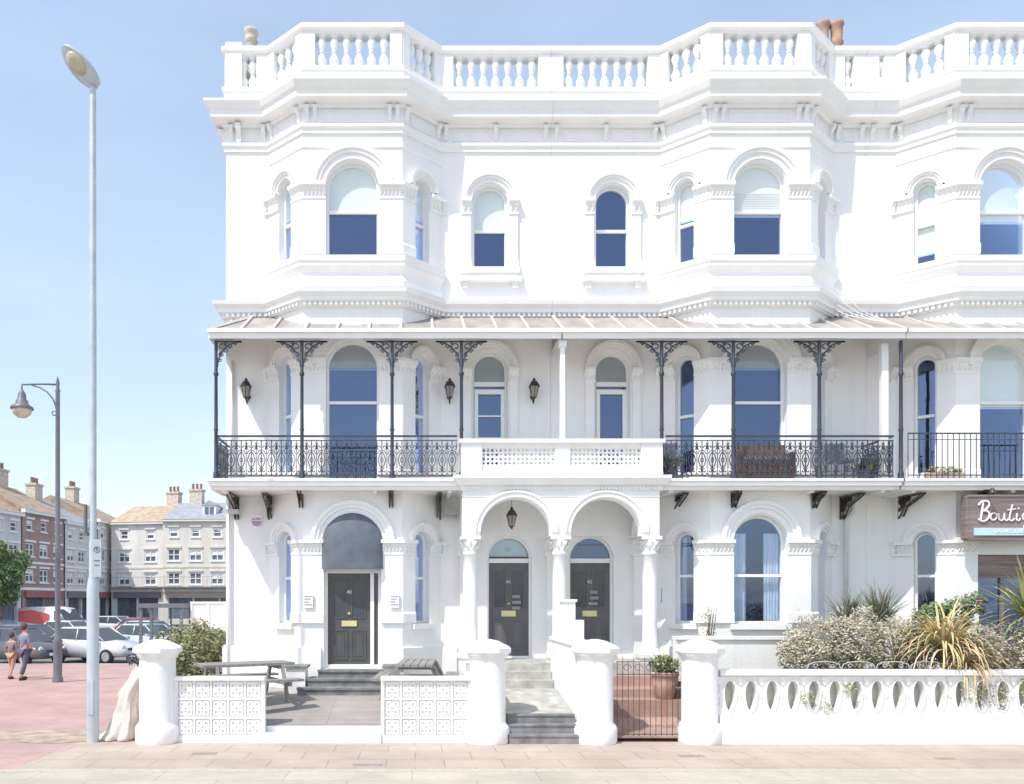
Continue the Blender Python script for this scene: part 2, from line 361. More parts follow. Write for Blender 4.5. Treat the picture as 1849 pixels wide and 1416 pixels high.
def paneldoor(parent,F,a,b,zb,zt,m,num,glazed=True,d=.2,lab=None):
    mb=MB(); mb.fbox(F,a,b,d,d+.06,zb,zt)
    w=b-a; h=zt-zb; cols=((a+.1*w,a+.46*w),(a+.54*w,a+.9*w))
    for (c0,c1) in cols:
        for (r0,r1,g) in ((.52,.93,glazed),(.08,.4,False)):
            po=[(c0,zb+r0*h),(c0,zb+r1*h),(c1,zb+r1*h),(c1,zb+r0*h)]; t=.03
            pin=[(c0+t,zb+r0*h+t),(c0+t,zb+r1*h-t),(c1-t,zb+r1*h-t),(c1-t,zb+r0*h+t)]
            mb.ring(F,po,pin,d-.02,d)
            mb.plate(F,pin,d-.004,1 if g else 0)
            if not g: mb.ring(F,[(c0+.07,zb+r0*h+.07),(c0+.07,zb+r1*h-.07),(c1-.07,zb+r1*h-.07),(c1-.07,zb+r0*h+.07)],[(c0+.09,zb+r0*h+.09),(c0+.09,zb+r1*h-.09),(c1-.09,zb+r1*h-.09),(c1-.09,zb+r0*h+.09)],d-.015,d)
    mb.fbox(F,a,b,d-.012,d,zb,zb+.05*h)
    o=mb.obj('door',[m,CGL],parent,label=lab)
    c=(a+b)/2
    lp=MB(); lp.fbox(F,c-.18*w,c+.18*w,d-.025,d-.001,zb+.435*h,zb+.495*h); lp.obj('letter_plate',BRASS,o)
    kb=MB(); p=F(c,d-.06,zb+.57*h); kb.lathe([(.01,0),(.02,.01),(.035,.03),(.03,.05),(.01,.06)],(p[0],p[1]-.0,p[2]),10,axis='y'); kb.obj('door_knob',BRASS,o)
    p=F(c,d-.02,zb+.8*h); text(num,.11,p,o,LETTER,'house_number')
    return o
# ------------------------------------------------------------------ a terraced house
def house(xl,xr,bc,fw,dx,kind,label):
    H=thing('terraced_house',((xl+xr)/2,YF,0),label,'house','white seafront terrace')
    J0=(bc-1.94,YF);J1=(bc-1.08,YB);J2=(bc+1.08,YB);J3=(bc+1.94,YF)
    P=[(xl,YF),J0,J1,J2,J3,(xr,YF)]
    segs=[(P[i],P[i+1]) for i in range(5)]
    Fs=[FR(*s) for s in segs]; Ls=[(Vector(s[1])-Vector(s[0])).length for s in segs]
    Ld=Ls[1]; wc=Ld/2; hw=.22; fwid=.575
    flat_i=0 if fw<bc else 4
    fu=fw-segs[flat_i][0][0]
    du=(dx-segs[flat_i][0][0]) if dx else None
    W=MB(); wins=[]
    for fl,(z0,z1) in enumerate(((0,5.0),(5.0,9.0),(9.0,13.62))):
        for i in range(5):
            ops=[]
            if i in(1,3): ops=[(wc-hw,wc+hw,(2.0,5.3,9.98)[fl],(3.8,7.7,11.58)[fl],1)]
            if i==2:
                if fl==0:
                    ops={'A':[(1.08-.62,1.08+.62,1.04,3.74,1)],'B':[(1.08-fwid,1.08+fwid,2.0,3.78,1)],'C':[(1.08-.62,1.08+.62,.95,3.5,0)]}[kind]
                else: ops=[(1.08-fwid,1.08+fwid,(0,5.1,9.99)[fl],(0,7.58,11.46)[fl],1)]
            if i==flat_i:
                if fl==0: ops=[(du-.5,du+.5,1.2,3.46,1)] if du else []
                if fl==1: ops=[(fu-.4,fu+.4,5.1,7.72,1)]
                if fl==2: ops=[(fu-.4,fu+.4,10.0,11.5,1)]
            panel(W,Fs[i],0,Ls[i],z0,z1,ops,.28)
            for o in ops: wins.append((fl,i,o))
    yb=30
    W.add([(xl,YF,0),(xl,yb,0),(xl,yb,13.62),(xl,YF,13.62)],[(0,1,2,3)])
    W.add([(xr,YF,0),(xr,yb,0),(xr,yb,13.62),(xr,YF,13.62)],[(0,1,2,3)])
    W.add([(xl,yb,0),(xr,yb,0),(xr,yb,13.62),(xl,yb,13.62)],[(0,1,2,3)])
    W.obj('wall',WHITE,H)
    R=MB(); R.box(xl+.01,xr-.01,YF+.05,yb-.01,13.3,13.5); R.add([(J0[0],YF+.05,13.5),(J1[0],YB+.05,13.5),(J2[0],YB+.05,13.5),(J3[0],YF+.05,13.5)],[(0,1,2,3)]); R.obj('roof',LEAD,H)
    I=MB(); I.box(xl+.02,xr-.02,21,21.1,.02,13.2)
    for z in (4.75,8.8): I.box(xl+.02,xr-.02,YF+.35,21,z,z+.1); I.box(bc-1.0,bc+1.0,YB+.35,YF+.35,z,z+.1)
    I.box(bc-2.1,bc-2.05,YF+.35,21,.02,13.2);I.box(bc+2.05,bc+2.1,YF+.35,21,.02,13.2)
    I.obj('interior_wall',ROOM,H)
    for fl,i,(a,b,zb,zs,k) in wins:
        F=Fs[i]
        if fl==0 and i==2 and kind=='A':
            fr=MB(); fr.ring(F,outline(a,b,zb,zs,k,.0),outline(a,b,zb,zs,k,.07),.12,.26); fr.fbox(F,a+.07,b-.07,.12,.26,3.1,3.2)
            fr.fbox(F,b-.24,b-.16,.1,.26,zb,3.1); fr.obj('door_frame',[FRAME],H)
            pb=MB(); pb.fbox(F,b-.157,b-.075,.14,.2,zb,3.1); pb.plate(F,outline(a,b,3.2,zs,k,.07),.22); pb.obj('door_side_panel',DOOR2,H)
            paneldoor(H,F,a+.075,b-.245,zb+.01,3.1,DOOR2,'40')
            aw=MB(); N=20; vs=[];rows=8
            c=(a+b)/2; r=.66; bg=.2
            for j in range(rows+1):
                q=pi/2*j/rows
                for t in range(N+1):
                    th=pi*t/N
                    vs.append(F(c-r*math.cos(th),-bg*math.sin(th)*math.sin(q)-.05,3.74+.66*math.sin(th)*math.cos(q)))
            fs=[(j*(N+1)+t,j*(N+1)+t+1,(j+1)*(N+1)+t+1,(j+1)*(N+1)+t) for j in range(rows) for t in range(N)]
            aw.add(vs,fs,0,True)
            for t in range(N):
                th0=pi*t/N; th1=pi*(t+1)/N
                p=[(c-r*math.cos(th0),-bg*math.sin(th0)-.05),(c-r*math.cos(th1),-bg*math.sin(th1)-.05)]
                aw.add([F(p[0][0],p[0][1],3.74),F(p[1][0],p[1][1],3.74),F(p[1][0],p[1][1],3.2),F(p[0][0],p[0][1],3.2)],[(0,1,2,3)],0,True)
                aw.tube([F(p[0][0],p[0][1],3.2),F(p[1][0],p[1][1],3.2)],.012,4)
            aw.obj('awning',AWN,H,label='slate grey arched awning over the black door'); continue
        if fl==0 and i==2 and kind=='C':
            fr=MB(); fr.fbox(F,a,b,.1,.2,3.0,3.5); fr.fbox(F,a,a+.08,.1,.2,.95,3.0); fr.fbox(F,b-.08,b,.1,.2,.95,3.0); fr.fbox(F,1.04,1.12,.1,.2,.95,3.0)
            fr.fbox(F,a+.08,b-.08,.1,.2,.95,1.4); w=fr.obj('shop_door',BROWNS,H)
            g=MB(); g.fbox(F,a+.08,b-.08,.14,.15,1.4,3.0); g.obj('glass',GLASS,w); continue
        if fl==0 and i==flat_i:
            fr=MB(); fr.ring(F,outline(a,b,zb,zs,k,0),outline(a,b,zb,zs,k,.045),.12,.24); fr.fbox(F,a+.04,b-.04,.12,.24,3.36,3.46); fr.obj('door_frame',FRAME,H)
            fl_=MB(); fl_.plate(F,outline(a,b,3.46,zs+.001,k,.04),.2); fo=fl_.obj('fanlight',GLASS2 if kind=='A' else GLASS,H)
            if kind=='A':
                bl=MB(); bl.plate(F,outline(a,b,3.46,zs+.001,k,.05),.26); bl.obj('blind',mat('fanlight_tint',(.55,.68,.76),.7),fo)
                text('41',.16,F((a+b)/2,.19,3.66),fo,MUTED,'house_number')
            paneldoor(H,F,a+.045,b-.045,zb+.01,3.36,DOOR,'41' if kind=='A' else '42'); continue
        if fl==1 and i==flat_i:
            w=window(H,F,a,b,zb,zs,k,transom=7.42,blind=7.45,bmat=BLIND3)
            dr=MB(); po=[(a+.06,zb+.05),(a+.06,7.3),(b-.06,7.3),(b-.06,zb+.05)]; pin=[(a+.14,zb+.5),(a+.14,7.2),(b-.14,7.2),(b-.14,zb+.5)]
            dr.ring(F,po,pin,.11,.2)
            if kind=='A':
                for z in (6.2,6.7): dr.fbox(F,a+.14,b-.14,.13,.18,z-.015,z+.015)
            dr.obj('balcony_door',FRAME,H); continue
        mid=zb+(zs-zb)*.56; blind=None; bm=BLIND; cur=False; sl=False
        if fl==2:
            mid={2:10.98,flat_i:10.9}.get(i,10.85)
            if kind=='A': blind={2:11.0,4:10.92,1:10.95,3:10.95}.get(i)
            if kind=='B': blind={2:10.9,3:10.95,1:10.95}.get(i); bm=BLIND2; sl=(i==2)
            if kind=='C': blind={2:10.75,1:10.2}.get(i,10.9)
        if fl==1: mid=6.82 if i==2 else 6.6; blind=7.55 if i==2 else None; bm=BLIND3
        if fl==1 and kind=='C': blind=6.7 if i==2 else None; bm=BLIND
        if fl==0: mid=(3.05 if kind!='A' else None) if i==2 else (3.05 if kind!='A' else 3.0); cur=(kind=='B')
        window(H,F,a,b,zb,zs,k,mid=mid,blind=blind,bmat=bm,curtain=cur,slats=sl)
    for fl,i,(a,b,zb,zs,k) in wins:
        if k==0 or (fl==0 and i==flat_i): continue
        A=MB(); F=Fs[i]; c=(a+b)/2; r=(b-a)/2; big=r>.5
        w=.26 if big else .19
        if i in(1,3): w=.15
        A.arch(F,c,zs+.02,r+.01,r+w*.5,-.045,.0,N=24); A.arch(F,c,zs+.02,r+w*.5,r+w,-.085,.0,N=24); A.arch(F,c,zs+.02,r+w*.8,r+w+.03,-.12,-.0,N=24)
        A.obj('arch_moulding',TRIM,H)
    def pt(i,u): return Fs[i](u,0,0)[:2]
    for fl,(c0,c1) in enumerate(((3.5,3.82),(7.42,7.74),(11.2,11.54))):
        fo=[o for f,i,o in wins if f==fl and i==2][0]
        pieces=[[pt(0,Ls[0]-.12),J0,pt(1,wc-hw)],[pt(1,wc+hw),J1,pt(2,fo[0])],[pt(2,fo[1]),J2,pt(3,wc-hw)],[pt(3,wc+hw),J3,pt(4,.12)]]
        for p in pieces:
            C=MB(); capital(C,p,c0,c1); C.obj('capital',TRIM,H)
        zb=max(fo[2],(2.0,5.1,9.99)[fl])
        for p in pieces[1:3]:
            Q=MB(); Q.sweep(p,[(0,zb+.02),(.06,zb+.02),(.06,zb+.22),(.03,zb+.26),(.03,c0),(0,c0)]); Q.obj('pilaster',TRIM,H)
        if fl>0:
            a,b,zb2=[(o[0],o[1],o[2]) for f,i,o in wins if f==fl and i==flat_i][0]
            for (u0,u1) in ((a-.24,a-.02),(b+.02,b+.24)):
                C=MB(); capital(C,[pt(flat_i,u0),pt(flat_i,u1)],c0,c1,.05); C.obj('capital',TRIM,H)
                Q=MB(); Q.fbox(Fs[flat_i],u0+.02,u1-.02,-.06,0,zb2,c0); Q.fbox(Fs[flat_i],u0,u1,-.09,0,zb2,zb2+.15); Q.obj('pilaster',TRIM,H)
    side=[(xl,yb)] if kind=='A' else []
    path=side+P
    D=MB()
    D.sweep(path,[(0,12.62),(.04,12.62),(.04,12.7),(.08,12.74),(.08,12.8),(0,12.82)])
    D.sweep(path,[(0,13.16),(.06,13.16),(.08,13.22),(.22,13.25),(.28,13.27),(.3,13.4),(.35,13.44),(.41,13.56),(.41,13.61),(0,13.66)])
    def br(F,u,*a):
        cs=MB(); console(cs,F,u,*a); 
        cs.fbox(F,u-a[1]/2-.012,u+a[1]/2+.012,-a[3]-.012,0,a[0]-.035,a[0]+.0)
        cs.obj('cornice_bracket',TRIM,H)
    for i in range(5):
        L=Ls[i]; us=[.1,L-.1] if i in(1,3) else ([.1,.27,L-.27,L-.1] if i==2 else [])
        if i in(0,4):
            n=max(1,round(L/1.15)); us=[.12+(L-.24)*j/n for j in range(n+1)]
        for u in us: br(Fs[i],u,13.18,.085,.3,.12)
        us=sorted(us)
        for j in range(len(us)-1):
            if us[j+1]-us[j]>.5:
                a,b=us[j]+.14,us[j+1]-.14
                D.ring(Fs[i],[(a,12.87),(a,13.12),(b,13.12),(b,12.87)],[(a+.03,12.9),(a+.03,13.09),(b-.03,13.09),(b-.03,12.9)],-.018,0)
    if kind=='A':
        Fsd=FR((xl,yb),(xl,YF))
        for j in range(5): br(Fsd,(yb-YF)-.12-j*1.15,13.18,.11,.4,.2)
        br(Fs[0],.3,13.18,.1,.42,.2)
    D.sweep(path,[(0,8.86),(.06,8.86),(.08,8.95),(.16,8.97),(.16,9.05),(.24,9.12),(.26,9.2),(.0,9.28)])
    bay=[J0,J1,J2,J3]
    D.sweep(bay,[(0,9.3),(.05,9.32),(.07,9.42),(.03,9.5),(.03,9.6),(.1,9.68),(.13,9.72),(.13,9.78),(.16,9.82),(.17,9.93),(0,9.97)])
    D.sweep(bay,[(0,12.3),(.03,12.32),(.03,12.38),(0,12.4)])
    for i in range(len(path)-1):
        p0=Vector(path[i]);p1=Vector(path[i+1]); L=(p1-p0).length; F=FR(path[i],path[i+1]); n=int(L/.11)
        if i==0 and side: continue
        for j in range(n):
            u=(j+.5)*L/n; D.fbox(F,u-.028,u+.028,-.13,-.02,8.88,8.96)
    D.obj('cornice',TRIM,H)
    for fl,i,(a,b,zb,zs,k) in wins:
        K=MB()
        if i in (1,2,3) and fl==0 and zb>1.5:
            K.fbox(Fs[i],a-.08,b+.08,-.1,.1,zb-.12,zb)
        if i==flat_i and fl==2:
            K.fbox(Fs[i],a-.26,b+.26,-.13,.1,zb-.13,zb-.002); K.fbox(Fs[i],a-.3,b+.3,-.16,0,zb-.32,zb-.22)
            K.fbox(Fs[i],a-.22,b+.22,-.06,0,zb-.22,zb-.13)
            for u in (a-.16,b+.16): K.fbox(Fs[i],u-.06,u+.06,-.1,0,zb-.44,zb-.32)
        if K.v: K.obj('window_sill',TRIM,H)
    pr=[(0,1.5),(.07,1.48),(.07,0),(0,0)]
    if kind=='A': paths=[[(xl,yb),(xl,YF),J0,J1,(bc-.68,YB)],[(bc+.68,YB),J2,J3,(bc+2.3,YF)]]
    elif kind=='B': paths=[[(bc-2.3,YF),J0,J1,J2,J3,(xr,YF)]]
    else: paths=[]
    for q in paths:
        Pl=MB(); Pl.sweep(q,pr); Pl.obj('plinth',WHITE,H)
    B=MB(); T=.26
    B.sweep(path,[(.04,13.64),(.04,13.98),(.08,14.0),(.08,14.06),(-T,14.06),(-T,13.5),(0,13.5)],closed=True)
    B.sweep(path,[(.02,14.8),(.02,14.84),(.09,14.88),(.09,14.96),(.05,15.0),(-T-.03,15.0),(-T-.03,14.8)],closed=True)
    bal=[]
    for i in range(5):
        L=Ls[i]; F=Fs[i]; e=.2 if i in (1,3) else (.27 if i==2 else .28)
        for (a,b) in ((0,e),(L-e,L)):
            B.fbox(F,a+.002,b-.002,-.03,T-.01,14.05,14.81)
        n=max(2,round((L-2*e)/.27))
        if L-2*e<.35: n=1
        for j in range(n): bal.append(F(e+(L-2*e)*(j+.5)/n,.11,14.06))
    if kind=='A':
        F=FR((xl,yb),(xl,YF)); L=yb-YF
        for j in range(5): B.fbox(F,j*2.8,j*2.8+.3,-.03,T-.01,14.05,14.81)
        B.fbox(Fs[0],0,.36,-.06,T,14.06,15.08)
        for j in range(8): bal.append(F(L-.4-j*.27,.11,14.06))
    bo=B.obj('parapet',TRIM,H)
    global BALME
    tb=MB(); tb.lathe(balprof(.75,.094),(0,0,0),12); tb.v=[(v[0]+bal[0][0],v[1]+bal[0][1],v[2]+bal[0][2]) for v in tb.v]
    b0=tb.obj('baluster',TRIM,bo,origin=bal[0])
    if BALME: b0.data=BALME
    else: BALME=b0.data
    for p in bal[1:]: copyto(b0,bo,p)
    # canopy
    x0,x1=(xl-.05 if kind=='A' else xl+.02),xr+(.06 if kind=='B' else -.02)
    if kind=='C': x0+=.05
    cn=MB(); zf,zr,yf=8.16,8.92,17.14
    hip=.75 if kind=='A' else 0
    cn.add([(x0,yf,zf),(x1,yf,zf),(x1,YF,zr),(x0+hip,YF,zr),(x0,YF,zf)],[(0,1,2,3),(0,3,4)],0)
    cn.add([(x0,yf,zf-.03),(x1,yf,zf-.03),(x1,YF,zr-.03),(x0+hip,YF,zr-.03)],[(3,2,1,0)],1)
    n=round((x1-x0)/.68)
    for j in range(1,n):
        x=x0+(x1-x0)*j/n; 
        if x<x0+hip: 
            f=(x-x0)/hip; cn.tube([(x,yf,zf+.02),(x,yf+(YF-yf)*f,zf+(zr-zf)*f+.02)],.04,4,1)
        else: cn.tube([(x,yf,zf+.02),(x,YF,zr+.02)],.04,4,1)
    if hip: cn.tube([(x0,yf,zf+.02),(x0+hip,YF,zr+.02)],.045,4,1)
    if kind!='A': cn.tube([(x0,yf,zf+.02),(x0,YF,zr+.02)],.045,4,1)
    cn.box(x0,x1,yf-.03,yf+.03,zf-.17,zf-.02,2); cn.box(x0-.02,x1+.02,yf-.1,yf-.035,zf-.06,zf+.015,2)
    cn.add([(x0,yf,zf-.17),(x0,YF,zf-.17),(x0,YF,zf),(x0,yf,zf)],[(0,1,2,3)],2)
    if kind=='B': cn.add([(x1,yf,zf-.17),(x1,YF,zf-.17),(x1,YF,zr),(x1,yf,zf)],[(0,1,2,3)],2)
    n=int((x1-x0)/.5)
    for j in range(n): 
        x=x0+.2+(x1-x0-.4)*j/(n-1); cn.tube([(x,yf+.03,zf-.07),(x,YF,zr-.07)],.025,4,2)
    cn.obj('canopy',[ZINC,mat('seam_metal',(.58,.55,.52),.6),TRIM],H,label='seamed grey metal veranda roof with white fascia')
    # balcony
    bx0,bx1={'A':(xl-.08,1.1),'B':(5.2,xr+.05),'C':(xl+.1,xr)}[kind]
    bal_=MB()
    prof=[(0,4.84),(.0,4.84),(.03,4.9),(.1,4.93),(.1,5.0),(.14,5.02),(.14,5.07),(0,5.07)]
    bal_.box(bx0,bx1,YC+.12,YF,4.86,5.068)
    ppath=([(bx0+.1,YF)] if kind!='B' else [])+[(bx0+(.1 if kind!='B' else 0),YC+.12),(bx1-(.1 if kind=='B' else 0),YC+.12)]+([(bx1-.1,YF)] if kind=='B' else [])
    bal_.sweep(ppath,[(o,z) for o,z in prof])
    for x in [bx0+.3+j*(bx1-bx0-.6)/3 for j in range(4)]: bal_.box(x-.04,x+.04,YC+.2,YF,4.8,4.86)
    bb=bal_.obj('balcony',TRIM,H)
    rl=MB()
    if kind in 'AB':
        ironrail(rl,bx0+.15,bx1-.15,17.27,5.1,5.97)
        if kind=='A': ironrail(rl,17.3,18.45,bx0+.15,5.1,5.97,'y')
        else: ironrail(rl,17.3,18.45,bx1-.15,5.1,5.97,'y')
    else:
        rl.tube([(bx0+.1,17.27,6.03),(bx1,17.27,6.03)],.02,4); rl.tube([(bx0+.1,17.27,5.15),(bx1,17.27,5.15)],.014,4); rl.tube([(bx0+.1,17.27,5.9),(bx1,17.27,5.9)],.01,4)
        x=bx0+.1
        while x<bx1: rl.tube([(x,17.27,5.07),(x,17.27,6.03)],.009,4); x+=.12
    rl.obj('railing',IRON,bb,label='ornate dark scrolled iron balustrade' if kind!='C' else 'plain thin iron bar railing')
    posts={'A':(-4.13,-2.32,-.42,1.04),'B':(5.26,6.77,8.58,10.3),'C':(15.2,17.2)}[kind]
    for q,x in enumerate(posts):
        pm=MB(); e=(kind=='B' and q==3); scrollpost(pm,x,17.26,7.98,5.07,left=not(kind=='A' and q==0) and not e,right=not e); pm.obj('veranda_post',IRON,H)
    bxs={'A':[(-3.95,YF,.9),(-3.2,YF,.8),(-2.4,18.1,.5),(-.45,17.95,.5),(.6,YF,.85)],'B':[(5.9,YF,.9),(6.95,17.9,.5),(8.75,17.9,.5),(9.7,YF,.9)],'C':[(11.0,YF,.9),(12.3,17.75,.45),(14.9,YF,.9)]}[kind]
    for (x,y,l) in bxs:
        if y<18.4 : y=YB if abs(x-bc)<1.08 else YF-(1.94-abs(x-bc))*.87
        um=MB(); underbracket(um,x,y,4.84,min(l,y-YC-.15),.5 if l>.6 else .3); um.obj('balcony_bracket',IRONB,H)
    pp=MB()
    if kind=='A':
        pp.tube([(-4.06,18.44,7.9),(-4.06,18.42,5.1)],.045,8); pp.obj('downpipe',TRIM,H); pp=MB(); pp.tube([(-4.13,18.43,4.8),(-4.13,18.43,.3)],.035,8); pp.obj('downpipe',TRIM,H)
    if kind=='B':
        gp=mat('grey_pipe',(.66,.66,.65),.5)
        pp.tube([(9.9,18.4,4.8),(9.9,18.4,4.5),(9.75,18.4,4.3),(9.75,18.4,1.5)],.045,8); pp.obj('downpipe',gp,H)
        for k in range(4):
            pp=MB(); p0=(9.0+.1*k,18.42-.1*k,9.3+.05*k); p1=(10.1+.06*k,17.5,8.45-.02*k)
            pp.tube([p0,((p0[0]+p1[0])/2,(p0[1]+p1[1])/2,(p0[2]+p1[2])/2-.12),p1],.009,4)
            pp.obj('cable',gp,H)
        bp=MB(); bp.box(5.62,5.78,18.47,18.5,2.45,2.8); bp.obj('wall_plaque',mat('grey_plaque',(.3,.3,.31),.4),H)
    ch=MB()
    if kind=='A': ch.box(-4.12,-3.45,18.95,19.65,13.3,15.2); pts=[(-3.79,19.3)]; zt=15.2; hh=.74; sc=.85
    else:
        cx=10.25 if kind=='B' else 17; ch.box(cx-.4,cx+.35,19.9,20.7,13.3,15.3); pts=[(cx-.12,20.2),(cx+.22,20.2)]; zt=15.3; hh=1.45; sc=.85
    co=ch.obj('chimney',WHITE if kind=='A' else STACK,H)
    for (x,y) in pts:
        cp=MB()
        cp.lathe([(a*sc,z) for a,z in [(.17,zt),(.17,zt+.08),(.13,zt+.12),(.15,zt+.3*hh),(.18,zt+.34*hh),(.14,zt+.38*hh),(.14,zt+.6*hh),(.19,zt+.64*hh),(.15,zt+.7*hh),(.17,zt+hh-.12),(.2,zt+hh-.08),(.19,zt+hh),(.12,zt+hh)]],(x,y,0),14)
        cp.obj('chimney_pot',STACK if kind=='A' else POTC,co)
    return H
HA=house(-4.2,3.13,-1.29,1.76,2.2,'A','white stucco end of terrace house with black door under arched awning')
HB=house(3.135,10.25,7.54,4.53,4.05,'B','white stucco terraced house with shaded veranda and planted garden')
HC=house(10.255,17.3,12.86,15.9,None,'C','white stucco terraced house with boutique on its ground floor')
tp=MB(); tp.box(9.98,10.12,17.4,17.5,5.07,7.97); tp.obj('timber_post',TRIM,HB)
# shop sign
sg=thing('shop_sign',(12.9,17.5,3.78),'faded brown board shop sign with white script lettering','sign')
m=MB(); m.box(11.72,14.1,17.3,17.42,3.82,4.7); m.box(11.68,11.73,17.28,17.44,3.8,4.72); m.box(11.72,14.1,17.28,17.44,4.7,4.74); m.box(11.72,14.1,17.28,17.44,3.78,3.82)
m.box(11.9,12.0,17.42,17.75,4.0,4.5); m.box(13.7,13.8,17.42,17.75,4.0,4.5); sgb=m.obj('board',BROWNS,sg)
m=MB(); m.box(11.86,14.0,17.275,17.299,3.88,4.04); st=m.obj('strip',TEAL,sg)
text('LASHES & BEAUTY ROOM',.11,(12.92,17.27,3.96),st,LETTER,'lettering')
for x in (12.1,13.0,13.8):
    m=MB(); m.tube([(x,17.4,4.72),(x,17.3,4.84),(x,17.1,4.82)],.014,5); m.lathe([(.02,.06),(.05,0),(.07,-.05)],(x,17.08,4.8),10); m.obj('sign_lamp',IRONB,sg)
def stroke(mm,pts,ox,w=.017):
    P=[]
    n=len(pts)
    for i in range(n-1):
        p0=Vector(pts[max(i-1,0)]);p1=Vector(pts[i]);p2=Vector(pts[i+1]);p3=Vector(pts[min(i+2,n-1)])
        for k in range(5):
            t=k/5; q=.5*((2*p1)+(p2-p0)*t+(2*p0-5*p1+4*p2-p3)*t*t+(3*p1-p0-3*p2+p3)*t**3); P.append(q)
    P.append(Vector(pts[-1]))
    mm.tube([(ox+p.x*.42,17.28,4.19+p.y*.4) for p in P],w,6)
m=MB()
stroke(m,[(.18,.95),(.12,.5),(.05,0)],11.97,.022)
stroke(m,[(-.05,.8),(.1,1.0),(.4,1.02),(.48,.82),(.3,.58),(.14,.52),(.38,.5),(.5,.3),(.36,.04),(.12,-.03),(-.06,.08)],11.97,.022)
stroke(m,[(.75,.42),(.62,.34),(.58,.15),(.68,.02),(.84,.1),(.88,.3),(.76,.42),(.85,.34),(1.0,.36)],11.96)
stroke(m,[(1.0,.36),(1.02,.1),(1.12,0),(1.25,.1),(1.3,.38),(1.3,.1),(1.4,.0),(1.5,.1)],11.95)
stroke(m,[(1.72,.85),(1.6,.3),(1.58,.05),(1.7,0),(1.82,.12)],11.94); stroke(m,[(1.48,.55),(1.9,.62)],11.94,.014)
stroke(m,[(1.95,.38),(1.93,.08),(2.02,0),(2.12,.1)],11.94); stroke(m,[(2.02,.62),(2.05,.66)],11.94,.02)
stroke(m,[(2.55,.36),(2.4,.4),(2.28,.24),(2.34,.05),(2.48,.1),(2.56,.38),(2.5,-.3),(2.42,-.42),(2.36,-.28),(2.62,.02)],11.92)
stroke(m,[(2.7,.38),(2.7,.1),(2.82,0),(2.95,.12),(2.99,.38),(2.98,.08),(3.1,0)],11.92)
stroke(m,[(3.1,.0),(3.24,.2),(3.4,.22),(3.38,.38),(3.24,.36),(3.2,.12),(3.32,0),(3.5,.1)],11.92)
m.obj('script_lettering',LETTER,sg)
# ------------------------------------------------------------------ porch
MX=3.13
PO=thing('entrance_porch',(MX,17.3,0),'white double arched entrance porch with columns and pierced parapet','porch')
F=FR((MX-2.07,17.22),d=(1,0))
W=MB(); ops=[(2.07-.95-.74,2.07-.95+.74,3.86,3.92,1),(2.07+.95-.74,2.07+.95+.74,3.86,3.92,1)]
for dd in (0,.3):
    G=(lambda u,d,z,dd=dd:F(u,d+dd,z)); panel(W,G,0,4.14,3.86,4.92,ops,.3 if dd==0 else 0)
for xs,s in ((MX-2.07,1),(MX+2.07,-1)):
    G=(lambda u,d,z,xs=xs,s=s:(xs+s*d,17.22+u,z)); panel(W,G,0,1.28,3.86,4.92,[(.2,1.08,3.86,3.92,1)],.3)
W.add([(MX-2.07,17.52,4.9),(MX+2.07,17.52,4.9),(MX+2.07,18.5,4.9),(MX-2.07,18.5,4.9)],[(0,1,2,3)])
W.box(MX-2.0,MX+2.0,17.28,18.49,4.93,5.1)
W.obj('arch_wall',WHITE,PO)
for c in (2.07-.95,2.07+.95):
    m=MB(); m.arch(F,c,3.94,.745,.84,-.04,0,N=24); m.arch(F,c,3.94,.84,.88,-.07,0,N=24); m.obj('arch_moulding',TRIM,PO)
m=MB()
pth=[(MX-2.07,18.5),(MX-2.07,17.22),(MX+2.07,17.22),(MX+2.07,18.5)]
m.sweep(pth,[(0,4.8),(.04,4.82),(.05,4.9),(.12,4.93),(.16,5.0),(.2,5.06),(.2,5.12),(0,5.14)])
m.sweep([(MX-2.07,17.22),(MX+2.07,17.22)],[(0,4.68),(.02,4.69),(.02,4.73),(0,4.74)])
for j in range(56): u=.05+j*4.04/55; m.fbox(F,u-.02,u+.02,-.08,0,4.83,4.89)
m.obj('cornice',TRIM,PO)
for x in (MX-1.9,MX,MX+1.91):
    m=MB(); zb=1.42
    m.lathe([(.2,zb),(.2,zb+.07),(.17,zb+.1),(.185,zb+.15),(.155,zb+.19),(.155,zb+.6),(.15,3.0),(.135,3.46),(.16,3.48),(.16,3.52),(.135,3.54),(.14,3.62),(.2,3.78),(.17,3.79)],(x,17.37,0),18)
    m.box(x-.21,x+.21,17.18,17.56,3.79,3.86); 
    for j in range(10):
        a=2*pi*j/10
        for (z,r,h) in ((3.56,.15,.11),(3.66,.17,.11)):
            a2=a+(pi/10 if z>3.6 else 0); cxx,cy=math.cos(a2),math.sin(a2)
            m.add([(x+r*cxx-.035*cy,17.37+r*cy+.035*cxx,z),(x+r*cxx+.035*cy,17.37+r*cy-.035*cxx,z),(x+(r+.02)*cxx+.03*cy,17.37+(r+.02)*cy-.03*cxx,z+h*.7),(x+(r+.07)*cxx,17.37+(r+.07)*cy,z+h),(x+(r+.02)*cxx-.03*cy,17.37+(r+.02)*cy+.03*cxx,z+h*.7)],[(0,1,2,3,4)])
    m.obj('column',TRIM,PO)
    m=MB(); m.box(x-.24,x+.24,17.13,17.61,.3,1.42); m.box(x-.27,x+.27,17.1,17.64,1.3,1.38); m.obj('pedestal',PIERW,PO)
for x in (MX-1.95,MX,MX+1.95):
    m=MB(); m.box(x-.1,x+.1,18.36,18.5,1.2,3.5); capital(m,[(x-.16,18.4),(x+.16,18.4)],3.5,3.86,.04); m.box(x-.16,x+.16,18.4,18.499,3.5,3.86); m.obj('pilaster',TRIM,PO)
m=MB(); m.box(MX-2.0,MX+2.0,17.1,18.5,.0,1.2); m.obj('porch_floor',STEPL,PO)
m=MB(); F=FR((MX-2.07,17.16),d=(1,0))
